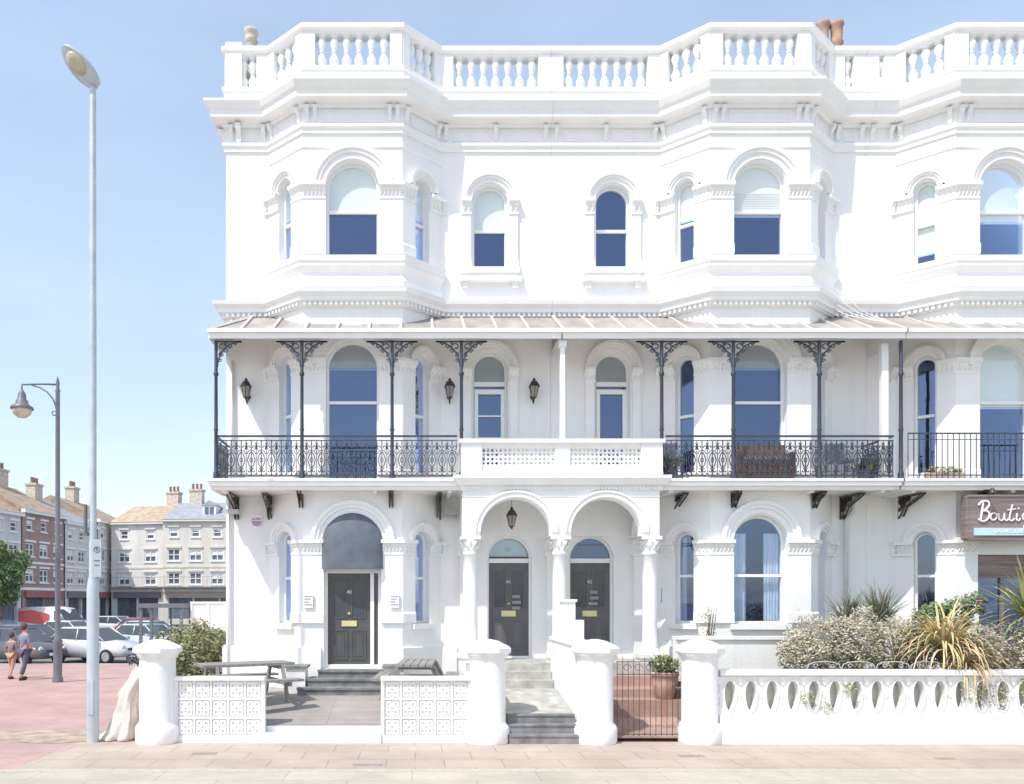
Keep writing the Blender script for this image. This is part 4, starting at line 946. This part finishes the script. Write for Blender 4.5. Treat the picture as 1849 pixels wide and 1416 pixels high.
# ------------------------------------------------------------------ left side
T=thing('hedge',(-5.2,20,0),'clipped olive green hedge beside the white house','hedge')
m=MB()
for x in (-5.65,-5.15,-4.7):
    for y in (19.2,20.0,20.8): leafcloud(m,(x,y,.9),(.42,.6,.95+.06*math.sin(x*7)),1300,.05,3,.3)
m.obj('foliage',LH,T); m=MB()
for x in (-5.6,-5.1,-4.7): m.tube([(x,19.8,0),(x,19.8,1.2)],.05,6)
m.obj('stem',BARK,T)
T=thing('bus_shelter',(-9.0,30,0),'grey framed glass bus shelter on the red pavement','bus shelter')
m=MB(); m.box(-9.75,-8.2,29.2,30.6,2.25,2.4)
for x in (-9.7,-8.25):
    for y in (29.3,30.5): m.box(x-.05,x+.05,y-.05,y+.05,0,2.25)
m.box(-9.7,-8.25,30.48,30.52,.3,.36); m.box(-9.0,-8.95,30.46,30.54,.3,2.25); so=m.obj('frame',GREYD,T)
for a,b in ((-9.65,-9.02),(-8.93,-8.3)): m=MB(); m.box(a,b,30.49,30.51,.36,2.2); m.obj('glass',GLASS2,T)
m=MB(); m.box(-9.5,-8.4,30.2,30.45,.45,.5); m.box(-9.4,-9.34,30.3,30.4,0,.45); m.box(-8.56,-8.5,30.3,30.4,0,.45); m.obj('bench',GREYD,T)
m=MB(); m.box(-8.1,-6.2,30,30.1,0,2.4)
for i in range(4): m.box(-8.1+i*.62,-8.04+i*.62,29.95,30.0,0,2.45)
m.box(-8.12,-6.18,29.96,30.14,2.4,2.47); m.obj('hoarding',TRIM,None,label='plain white site hoarding beside the bus shelter',cat='hoarding')
def bgwin(H,F,u,z,w,h):
    m=MB(); m.ring(F,[(u,z),(u,z+h),(u+w,z+h),(u+w,z)],[(u+.1,z+.1),(u+.1,z+h-.1),(u+w-.1,z+h-.1),(u+w-.1,z+.1)],.05,.15)
    m.fbox(F,u+.05,u+w-.05,.04,.12,z+h/2-.04,z+h/2+.04); m.plate(F,[(u,z),(u,z+h),(u+w,z+h),(u+w,z)],.13,1)
    if w>1.2: m.fbox(F,u+w/2-.05,u+w/2+.05,.04,.12,z,z+h)
    if random.random()<.5: m.plate(F,[(u+.1,z+h*random.uniform(.4,.8)),(u+.1,z+h-.1),(u+w-.1,z+h-.1),(u+w-.1,z+h*.6)],.12,0)
    m.fbox(F,u-.1,u+w+.1,-.1,.05,z-.12,z,0)
    m.obj('window',[FRAME,BGL],H)
def bghouse(p0,p1,depth,he,hr,wm,rm,cols,label,floors=3,shopc=None,balc=False,chim=(.5,),cm=None,dorm=()):
    F=FR(p0,p1); L=(Vector(p1)-Vector(p0)).length; c=F(L/2,0,0)
    H=thing('terraced_house',c,label,'house','distant street of shops with flats above')
    fh=(he-3.6)/(floors); W=MB(); wl_=[]
    W.fbox(F,0,L,.3,depth,0,he) 
    panel(W,F,0,L,0,3.6,[(.5,L-.5,.5,3.0,0)],.3)
    for f in range(floors):
        z0=3.6+f*fh; ww=1.3 if f<floors-1 else .9; hh=fh*.5 if f<floors-1 else fh*.38
        ops=[]
        for k in range(cols):
            u=L*(k+.5)/cols-ww/2; ops.append((u,u+ww,z0+fh*.25,z0+fh*.25+hh,0)); wl_.append((u,z0+fh*.25,ww,hh))
        panel(W,F,0,L,z0,z0+fh,ops,.3)
    W.obj('wall',wm,H)
    for (u,z,w,h) in wl_: bgwin(H,F,u,z,w,h)
    m=MB(); m.fbox(F,-.1,L+.1,-.35,.05,he-.25,he+.05); m.fbox(F,0,L,-.12,0,3.45,3.7); m.fbox(F,0,L,-.06,0,3.6+fh-.1,3.6+fh+.1); 
    for (u,z,w,h) in wl_: m.fbox(F,u-.15,u+w+.15,-.12,0,z+h+.1,z+h+.28)
    m.obj('cornice',TRIM if cm is None else cm,H)
    m=MB(); a=[F(0,-.4,he),F(L,-.4,he),F(L,depth*.5,hr),F(0,depth*.5,hr),F(0,depth,he),F(L,depth,he)]
    m.add(a,[(0,1,2,3),(3,2,5,4),(0,3,4),(1,5,2)]); m.obj('roof',rm,H)
    for u in dorm:
        u*=L; m=MB(); m.fbox(F,u-.7,u+.7,1.0,depth*.45,he+.2,he+1.55,0); m.prism(F,[(u-.85,he+1.55),(u,he+2.1),(u+.85,he+1.55)],.9,depth*.45,1); m.fbox(F,u-.5,u+.5,.98,1.0,he+.4,he+1.4,2); m.fbox(F,u-.03,u+.03,.96,.98,he+.4,he+1.4,0); m.obj('dormer',[TRIM,rm,BGL],H)
    m=MB(); m.fbox(F,.5,L-.5,.28,.3,.5,3.0,0); m.fbox(F,.3,L-.3,-.25,.0,2.8,3.4,1)
    n=max(2,int(L/2.5))
    for k in range(n+1): u=.5+(L-1)*k/n; m.fbox(F,u-.08,u+.08,-.02,.29,.0,3.0,2)
    m.fbox(F,.5,L-.5,-.02,.28,0,.6,2); m.obj('shopfront',[BGL,shopc,wm],H)
    if balc:
        m=MB(); m.fbox(F,0,L,-.9,0,3.9,4.0)
        m.tube([F(0,-.85,5.0),F(L,-.85,5.0)],.03,4)
        for k in range(int(L/.5)): m.tube([F(k*.5,-.85,4.0),F(k*.5,-.85,5.0)],.015,4)
        m.obj('balcony',mat('grey_balcony',(.3,.3,.31),.6),H)
    for cf in chim:
        m=MB(); u=L*cf; m.fbox(F,u-.7,u+.7,depth*.5-.5,depth*.5+.5,hr-1,hr+1.5); m.fbox(F,u-.8,u+.8,depth*.5-.6,depth*.5+.6,hr+1.3,hr+1.5); co=m.obj('chimney',STACK,H)
        for k in range(3):
            p=F(u-.45+.45*k,depth*.5,hr+1.5); m=MB(); m.lathe([(.17,0),(.13,.5),(.17,.55),(.15,.65)],p,8); m.obj('chimney_pot',POTC,co)
CREAM=mat('cream_render',(.7,.66,.59),.8,1,.08,stretch=(1,1,.3)); CREAM2=mat('pale_render',(.74,.71,.66),.8,1,.08,stretch=(1,1,.3)); LILAC=mat('pale_lilac_render',(.7,.66,.67),.8,1,.08)  # distance haze painted in: wall colours lightened
BRK=brickmat('red_brickwork',(.5,.29,.25),(.45,.26,.22),(.48,.42,.38),.22,.075,.01,axis='v')  # brick colours lightened for the same painted haze
SLATE=mat('slate_roof',(.34,.36,.4),.6,2,.15); TILE=mat('brown_tile_roof',(.4,.3,.22),.85,2,.2); TILE2=mat('orange_tile_roof',(.48,.37,.27),.85,2,.2)  # roof colours paled to stand in for distance haze
SH1=mat('maroon_fascia',(.4,.14,.14),.5); SH2=mat('dark_fascia',(.2,.2,.22),.5); SH3=mat('brown_fascia',(.4,.32,.26),.6)
bghouse((-32.3,88),(-26.4,87),10,10.9,13.2,CREAM2,TILE2,2,'cream rendered house with orange tiled roof above shops',3,SH2,True,(.8,),cm=CREAM2)
bghouse((-26.3,86.5),(-17.0,86),10,11.1,13.4,CREAM,SLATE,4,'cream rendered terraced house with slate roof and tall chimneys',3,SH3,True,(.22,.72),cm=CREAM,dorm=(.5,))
bghouse((-37.6,52),(-35.6,66),10,10.2,13.2,LILAC,TILE,5,'pale lilac rendered terrace with brown tiled roof',3,SH1,False,(.3,.8))
bghouse((-35.55,66.3),(-34.6,72.5),10,10.2,13.2,LILAC,TILE,3,'pale rendered terraced house with brown tiled roof',3,SH3,False,(.5,))
bghouse((-34.55,72.6),(-33.6,79),10,10.6,13.4,BRK,TILE,3,'red brick terraced house with maroon shopfront',3,SH1,False,(.6,))
bghouse((-33.5,79.1),(-32.9,85.5),10,10.2,12.8,LILAC,SLATE,3,'pale rendered terraced house with slate roof',3,SH2,False,(.5,))
bghouse((-32.85,85.6),(-32.6,96),10,11.0,13.6,CREAM2,TILE,4,'pale rendered house closing the end of the street',3,SH1,False,(.5,))
T=thing('tree',(-28.2,56,0),'small dark green street tree in front of the shops','tree')
m=MB(); m.tube([(-28.2,56,0),(-28.15,56,1.5),(-28.2,56,3.2)],[.18,.14,.1],8)
for k in range(6): a=k; m.tube([(-28.2,56,2+.2*k),(-28.2+math.cos(a)*.8,56+math.sin(a)*.8,3.3+.2*k),(-28.2+math.cos(a)*1.4,56+math.sin(a)*1.4,4+.2*k)],[.07,.05,.02],6)
m.obj('trunk',BARK,T); m=MB()
for k in range(11): a=k*2.4; leafcloud(m,(-28.2+1.2*math.cos(a)*(.3+k%3*.35),56+1.2*math.sin(a),2.9+.3*k),(.9-.03*k,.9,.7),500,.13)
m.obj('crown',LV,T)
# ------------------------------------------------------------------ vehicles
HL=mat('headlight_glass',(.7,.7,.72),.1)
def car(x,y,ang,col,label,van=False):
    T=thing('parked_van' if van else 'parked_car',(x,y,0),label,'van' if van else 'car',None if van else 'cars parked along the street')
    M=Matrix.Translation((x,y,-.118))@Matrix.Rotation(ang,4,'Z')
    if y<32.5: M=Matrix.Translation((0,0,.118))@M
    paint=mat('car_paint_'+label.split()[0],col,.25,2,.02,metal=.15)
    if van: st=[(-2.5,.5,1.9,.9),(-2.45,.35,2.1,.95),(-1,.3,2.15,.97),(.6,.3,2.15,.97),(.9,.3,2.1,.96),(1.5,.3,1.25,.95),(2.2,.3,1.05,.92),(2.45,.4,.85,.8)]
    else: st=[(-2.0,.5,.8,.7),(-1.93,.35,.98,.8),(-1.5,.25,1.02,.87),(-.5,.22,.98,.88),(.6,.22,.97,.88),(1.1,.25,.93,.87),(1.65,.28,.82,.83),(1.92,.33,.68,.74),(2.0,.45,.58,.62)]
    m=MB(); vs=[]
    for (sx,zb,zt,w) in st:
        h=zt-zb
        for (a,b) in ((-.75,0),(-.97,.15),(-1,.5),(-.97,.8),(-.88,1),(0,1.04),(.88,1),(.97,.8),(1,.5),(.97,.15),(.75,0)): vs.append((sx,a*w,zb+b*h))
    n=11; m.add(vs,[(i*n+j,i*n+(j+1)%n,(i+1)*n+(j+1)%n,(i+1)*n+j) for i in range(len(st)-1) for j in range(n)],0,True); m.add(vs[:n],[tuple(range(n))]);m.add(vs[-n:],[tuple(range(n))])
    m.xf(M).obj('body',paint,T)
    if not van:
        bl=[(-1.75,-.78),(1.05,-.78),(1.05,.78),(-1.75,.78)]; tp=[(-1.35,-.6),(.25,-.6),(.25,.6),(-1.35,.6)]
        m=MB(); m.add([(a,b,.96) for a,b in bl]+[(a,b,1.45) for a,b in tp],[(0,1,5,4),(1,2,6,5),(2,3,7,6),(3,0,4,7)]); m.xf(M).obj('window',CGL,T)
        m=MB(); m.add([(a*1.01,b*1.02,1.44) for a,b in tp]+[(a*.95,b*.85,1.5) for a,b in tp],[(0,1,5,4),(1,2,6,5),(2,3,7,6),(3,0,4,7),(4,5,6,7)],0)
        for (a,b) in zip(bl,tp): m.tube([(a[0],a[1],.95),(b[0],b[1],1.46)],.035,5)
        for sy in (-1,1): m.tube([(-.35,sy*.79,.96),(-.4,sy*.61,1.46)],.03,5)
        m.xf(M).obj('roof',paint,T)
        wx=(-1.25,1.25); wy=.8; wr=.31
    else:
        m=MB()
        for sy in (-1,1): m.add([(.7,sy*.975,1.3),(1.35,sy*.96,1.25),(1.0,sy*.97,1.95),(.7,sy*.975,1.95)],[(0,1,2,3)])
        m.add([(.97,-.85,2.04),(.97,.85,2.04),(1.52,.9,1.3),(1.52,-.9,1.3)],[(0,1,2,3)]); m.xf(M).obj('window',CGL,T)
        for sy in (-1,1): m=MB(); m.add([(-2.3,sy*.99,1.2),(.3,sy*.99,.9),(.3,sy*.99,1.7),(-1.2,sy*.99,2.0),(-2.3,sy*.99,1.9)],[(0,1,2,3,4)]); m.xf(M).obj('side_graphic',RED,T)
        wx=(-1.6,1.6); wy=.88; wr=.34
    for a in wx:
        for s in (-1,1):
            m=MB(); m.lathe([(wr*.65,-.1),(wr*.95,-.1),(wr,-.06),(wr,.06),(wr*.95,.1),(wr*.65,.1)],(a,s*wy,wr),18,axis='y'); wo=m.xf(M).obj('wheel',RUB,T)
            m=MB(); m.lathe([(wr*.64,-.105),(wr*.6,.105)],(a,s*wy,wr),10,axis='y',sm=False); m.xf(M).obj('rim',RIM,wo)
    e=(2.42 if van else 1.9)
    for s in (-1,1):
        m=MB(); m.lathe([(.02,-.05),(.1,-.03),(.12,.0),(.1,.03)],(e,s*.58,.68 if not van else .85),10,axis='x'); m.xf(M).obj('headlight',HL,T)
        m=MB(); m.box(-e-.12,-e+.05,s*.68-.07,s*.68+.07,.75,.98); m.xf(M).obj('tail_light',RED,T)
        m=MB(); m.box((.75 if not van else 1.2),(.9 if not van else 1.35),s*1.0-.09,s*1.0+.09,.95+(.4 if van else 0),1.08+(.5 if van else 0)); m.xf(M).obj('wing_mirror',paint,T)
    m=MB(); m.box(e+.06,e+.12,-.26,.26,.42,.53); m.xf(M).obj('number_plate',LETTER,T)
    m=MB(); m.box(e-.0,e+.1,-.4,.4,.55,.66); m.xf(M).obj('grille',DARK,T)
car(-13.5,35,-.35,(.62,.64,.68),'silver hatchback parked at the kerb facing the pavement')
car(-16.2,33.9,-.45,(.12,.125,.15),'black saloon parked beside the red pavement')
car(-12.6,39.5,-.5,(.55,.6,.66),'bluish hatchback parked behind another car')
car(-17.8,38.5,-.4,(.2,.21,.24),'charcoal estate car parked in the row')
car(-21.5,40,-.4,(.3,.31,.34),'grey hatchback parked in the row')
car(-19,46,-.4,(.65,.65,.66),'white hatchback parked in the row')
car(-23.5,47,-.3,(.15,.18,.28),'navy saloon parked in the row')
car(-14.5,46,-.4,(.5,.52,.55),'light grey hatchback parked in the row')
car(-17.5,54,-.4,(.5,.1,.1),'red hatchback parked in the row')
car(-21.5,60,-.3,(.6,.62,.66),'pale hatchback parked near the shops')
car(-24.8,57,-.3,(.75,.75,.75),'white van with a red side graphic driving past the shops',van=True)
car(-28.5,50,-.4,(.4,.42,.45),'pewter hatchback parked near the shops')
# ------------------------------------------------------------------ people
def skin(name,V,E,R,m,parent,root=0):
    me=bpy.data.meshes.new(name); c=Vector(V[root]); me.from_pydata([tuple(Vector(v)-c) for v in V],E,[]); me.materials.append(m)
    o=bpy.data.objects.new(name,me); COL.objects.link(o); WL[o.name]=c; o.parent=parent; o.location=c-wl(parent)
    md=o.modifiers.new('skin','SKIN')
    for i,r in enumerate(R): me.skin_vertices[0].data[i].radius=(r,r)
    me.skin_vertices[0].data[root].use_root=True
    s=o.modifiers.new('sub','SUBSURF'); s.levels=1; s.render_levels=2; md.use_smooth_shade=True
    return o
def person(x,y,h,yaw,label,top,bot,hairc,shorts=False):
    T=thing('person',(x,y,0),label,'person','people walking on the pavement')
    k=h/1.72
    M=Matrix.Translation((x,y,0 if y<32.5 else -.118))@Matrix.Rotation(yaw,4,'Z')@Matrix.Scale(k,4)
    t=lambda L:[tuple(M@Vector(p)) for p in L]
    V=[(0,0,.95),(0,0,1.15),(0,.01,1.38),(0,0,1.48),(0,-.01,1.55),(0,-.02,1.66),
       (.18,0,1.38),(.25,.03,1.12),(.27,-.08,.9),(-.18,0,1.38),(-.25,0,1.12),(-.24,-.14,.93),
       (.1,0,.9),(.12,-.1,.5),(.12,.02,.09),(.12,-.12,.04),(-.1,0,.9),(-.1,.06,.5),(-.1,.22,.12),(-.1,.12,.04)]
    E=[(0,1),(1,2),(2,3),(3,4),(4,5),(2,6),(6,7),(7,8),(2,9),(9,10),(10,11),(0,12),(12,13),(13,14),(14,15),(0,16),(16,17),(17,18),(18,19)]
    R=[.13,.11,.13,.055,.085,.09,.055,.04,.027,.055,.04,.027,.085,.055,.038,.035,.085,.055,.038,.035]
    skin('body',t(V),E,[r*k for r in R],SKIN,T)
    tv=[0,1,2,6,7,9,10]; skin('shirt',t([(V[i][0],V[i][1],V[i][2]) for i in tv]),[(0,1),(1,2),(2,3),(3,4),(2,5),(5,6)],[r*k for r in (.155,.135,.15,.072,.055,.072,.055)],top,T)
    legs=[(0,0,.97),(.1,0,.88),(.12,-.1,.5),(.12,.01,.15),(-.1,0,.88),(-.1,.06,.5),(-.1,.2,.18)]
    if shorts: legs[3]=(.12,-.09,.46); legs[6]=(-.1,.07,.46)
    skin('trousers',t(legs),[(0,1),(1,2),(2,3),(0,4),(4,5),(5,6)],[r*k for r in (.15,.1,.07,.06,.1,.07,.06)],bot,T)
    m=MB(); m.lathe([(.01,-.12),(.07,-.1),(.1,-.03),(.11,.04),(.085,.1),(.02,.13)],(0,.02,1.66),12); m.xf(M).obj('hair',hairc,T)
    for s,b in ((1,V[8]),(-1,V[11])):
        m=MB(); m.tube([b,(b[0],b[1]-.02,b[2]-.08)],[.03,.035],8)
        for j in range(4): m.tube([(b[0],b[1]-.045+j*.018,b[2]-.07),(b[0]-s*.005,b[1]-.055+j*.02,b[2]-.12),(b[0]-s*.015,b[1]-.05+j*.018,b[2]-(.15+.01*(j in(1,2))))],.009,5)
        m.tube([(b[0],b[1]-.03,b[2]-.04),(b[0]-s*.02,b[1]-.06,b[2]-.08)],.01,5)
        m.xf(M).obj('hand',SKIN,T)
    m=MB(); m.tube([(0,-.09,1.67),(0,-.125,1.645)],[.008,.014],6)
    m.xf(M).obj('nose',SKIN,T)
    for s in (-1,1): m=MB(); m.lathe([(.002,-.006),(.009,0),(.002,.006)],(s*.032,-.105,1.675),8,axis='y'); m.xf(M).obj('eye',DARK,T)
    m=MB(); m.box(-.022,.022,-.108,-.1,1.612,1.62); m.xf(M).obj('mouth',DARK,T)
    for (sx,sy) in ((.12,-.06),(-.1,.14)):
        m=MB(); m.lathe([(.05,0),(.055,.03),(.045,.08),(.02,.1)],(0,0,0),10); m.v=[(v[0]+sx,v[1]*2.3+sy,v[2]+.002) for v in m.v]; m.xf(M).obj('shoe',RUB,T)
HAIR=mat('brown_hair',(.1,.06,.04),.7); NAVY=mat('blue_grey_top',(.2,.22,.33),.85); JEAN=mat('dark_jeans',(.1,.11,.17),.85); TANT=mat('tan_shorts',(.5,.3,.2),.85); BRT=mat('brown_top',(.26,.2,.19),.85)
person(-12.25,25.9,1.74,2.6,'adult in blue grey top and dark jeans walking away',NAVY,JEAN,HAIR)
person(-12.85,26.3,1.45,2.9,'child in brown top and tan shorts walking away',BRT,TANT,HAIR,True)
person(-18.6,35.0,1.7,.6,'adult in dark clothes standing between parked cars',GREYD,JEAN,HAIR)
# ------------------------------------------------------------------ ground
def sheet(name,x0,x1,y0,y1,z,m):
    b=MB(); b.add([(x0,y0,z),(x1,y0,z),(x1,y1,z),(x0,y1,z)],[(0,1,2,3)]); return b.obj(name,m,None,kind='structure')
sheet('ground',-600,600,-600,900,-.12,ASPH)
m=MB(); m.box(-60,60,-6,12.0,-.11,-.002); m.obj('promenade',SLAB2,None,kind='structure')
m=MB(); m.box(-60,60,12.0,12.14,-.11,.002); m.obj('edging_strip',KERB,None,kind='structure')
m=MB(); m.box(-5.9,60,12.14,14.5,-.11,.0); m.box(-4.14,60,14.5,14.95,-.11,.0); m.obj('pavement',SLAB,None,kind='structure')
m=MB(); m.box(-60,-5.9,12.14,32.5,-.11,-.001); m.box(-5.9,-4.15,14.5,32.5,-.11,-.001); m.obj('paving',REDPAV,None,kind='structure')
m=MB(); m.box(-60,-4.2,32.5,32.65,-.11,.004); m.obj('kerb',KERB,None,kind='structure')
m=MB(); n=48; pts=[]
for i in range(n):
    a=2*pi*i/n; r=1+.13*math.sin(3*a)+.08*math.sin(7*a+1)+.04*math.sin(15*a); pts.append((-6.3+1.75*r*math.cos(a),15.2+.7*r*math.sin(a),.004))
m.add(pts,[tuple(range(n))]); m.obj('dirt_patch',DIRT,None,kind='structure')
COV=mat('iron_cover',(.33,.29,.26),.8,20,.3)
for (a,b,c,d) in ((4.3,4.7,13.1,13.3),(-.9,-.45,12.4,12.55),(8.3,8.6,12.9,13.05),(-3.6,-3.2,13.3,13.5)): m=MB(); m.box(a,b,c,d,.0,.004); m.obj('drain_cover',COV,None,kind='structure')
m=MB(); m.box(-4.15,17,14.95,30,-.1,-.01); m.obj('terrain',SOIL,None,kind='structure')
# ------------------------------------------------------------------ light and camera
w=bpy.data.worlds.new('World'); S.world=w; w.use_nodes=True; nt=w.node_tree
sk=nt.nodes.new('ShaderNodeTexSky'); sk.sky_type='NISHITA'; sk.sun_disc=False
d=Vector((1.0,1.0,-2.0)).normalized(); el=math.asin(-d.z)
sk.sun_elevation=el; sk.sun_rotation=math.radians(225); sk.air_density=1.0; sk.dust_density=1.2; sk.ozone_density=1.2
bg=nt.nodes['Background']; nt.links.new(sk.outputs[0],bg.inputs[0]); bg.inputs[1].default_value=.15
tc=nt.nodes.new('ShaderNodeTexCoord'); sx=nt.nodes.new('ShaderNodeSeparateXYZ'); nt.links.new(tc.outputs['Generated'],sx.inputs[0])
rp=nt.nodes.new('ShaderNodeValToRGB'); cr=rp.color_ramp; cr.elements[0].position=0; cr.elements[0].color=(.36,.36,.36,1); cr.elements[1].position=1; cr.elements[1].color=(.42,.44,.47,1)
e=cr.elements.new(.2); e.color=(.38,.41,.42,1); e=cr.elements.new(.42); e.color=(.355,.42,.47,1); e=cr.elements.new(.56); e.color=(.29,.35,.42,1); e=cr.elements.new(.75); e.color=(.45,.46,.47,1)
nt.links.new(sx.outputs[2],rp.inputs[0])
nz=nt.nodes.new('ShaderNodeTexNoise'); nz.inputs['Scale'].default_value=2.2; nz.inputs['Detail'].default_value=7
mp=nt.nodes.new('ShaderNodeMapping'); mp.inputs['Scale'].default_value=(1,1,3.5); nt.links.new(tc.outputs['Generated'],mp.inputs[0]); nt.links.new(mp.outputs[0],nz.inputs[0])
mr=nt.nodes.new('ShaderNodeMapRange'); mr.inputs[1].default_value=.45; mr.inputs[2].default_value=.8; mr.inputs[3].default_value=1.0; mr.inputs[4].default_value=1.25; nt.links.new(nz.outputs['Fac'],mr.inputs[0])
bg2=nt.nodes.new('ShaderNodeBackground'); nt.links.new(rp.outputs[0],bg2.inputs[0]); nt.links.new(mr.outputs[0],bg2.inputs[1])
ad=nt.nodes.new('ShaderNodeAddShader'); nt.links.new(bg.outputs[0],ad.inputs[0]); nt.links.new(bg2.outputs[0],ad.inputs[1]); nt.links.new(ad.outputs[0],nt.nodes['World Output'].inputs[0])
sl=bpy.data.lights.new('sun','SUN'); sl.energy=3.9; sl.angle=math.radians(.5); sl.color=(1,.95,.88)
so=bpy.data.objects.new('sun',sl); so.rotation_euler=d.to_track_quat('-Z','Y').to_euler(); so.location=(-20,-20,40); COL.objects.link(so)
cam=bpy.data.cameras.new('camera'); co=bpy.data.objects.new('camera',cam); COL.objects.link(co)
co.location=(0,0,2.5); co.rotation_euler=(pi/2,0,0); cam.sensor_width=36; cam.lens=28.8; cam.shift_x=.0976; cam.shift_y=.2039; cam.clip_end=2000
S.camera=co
S.view_settings.view_transform='Standard'; S.view_settings.look='None'; S.view_settings.exposure=0
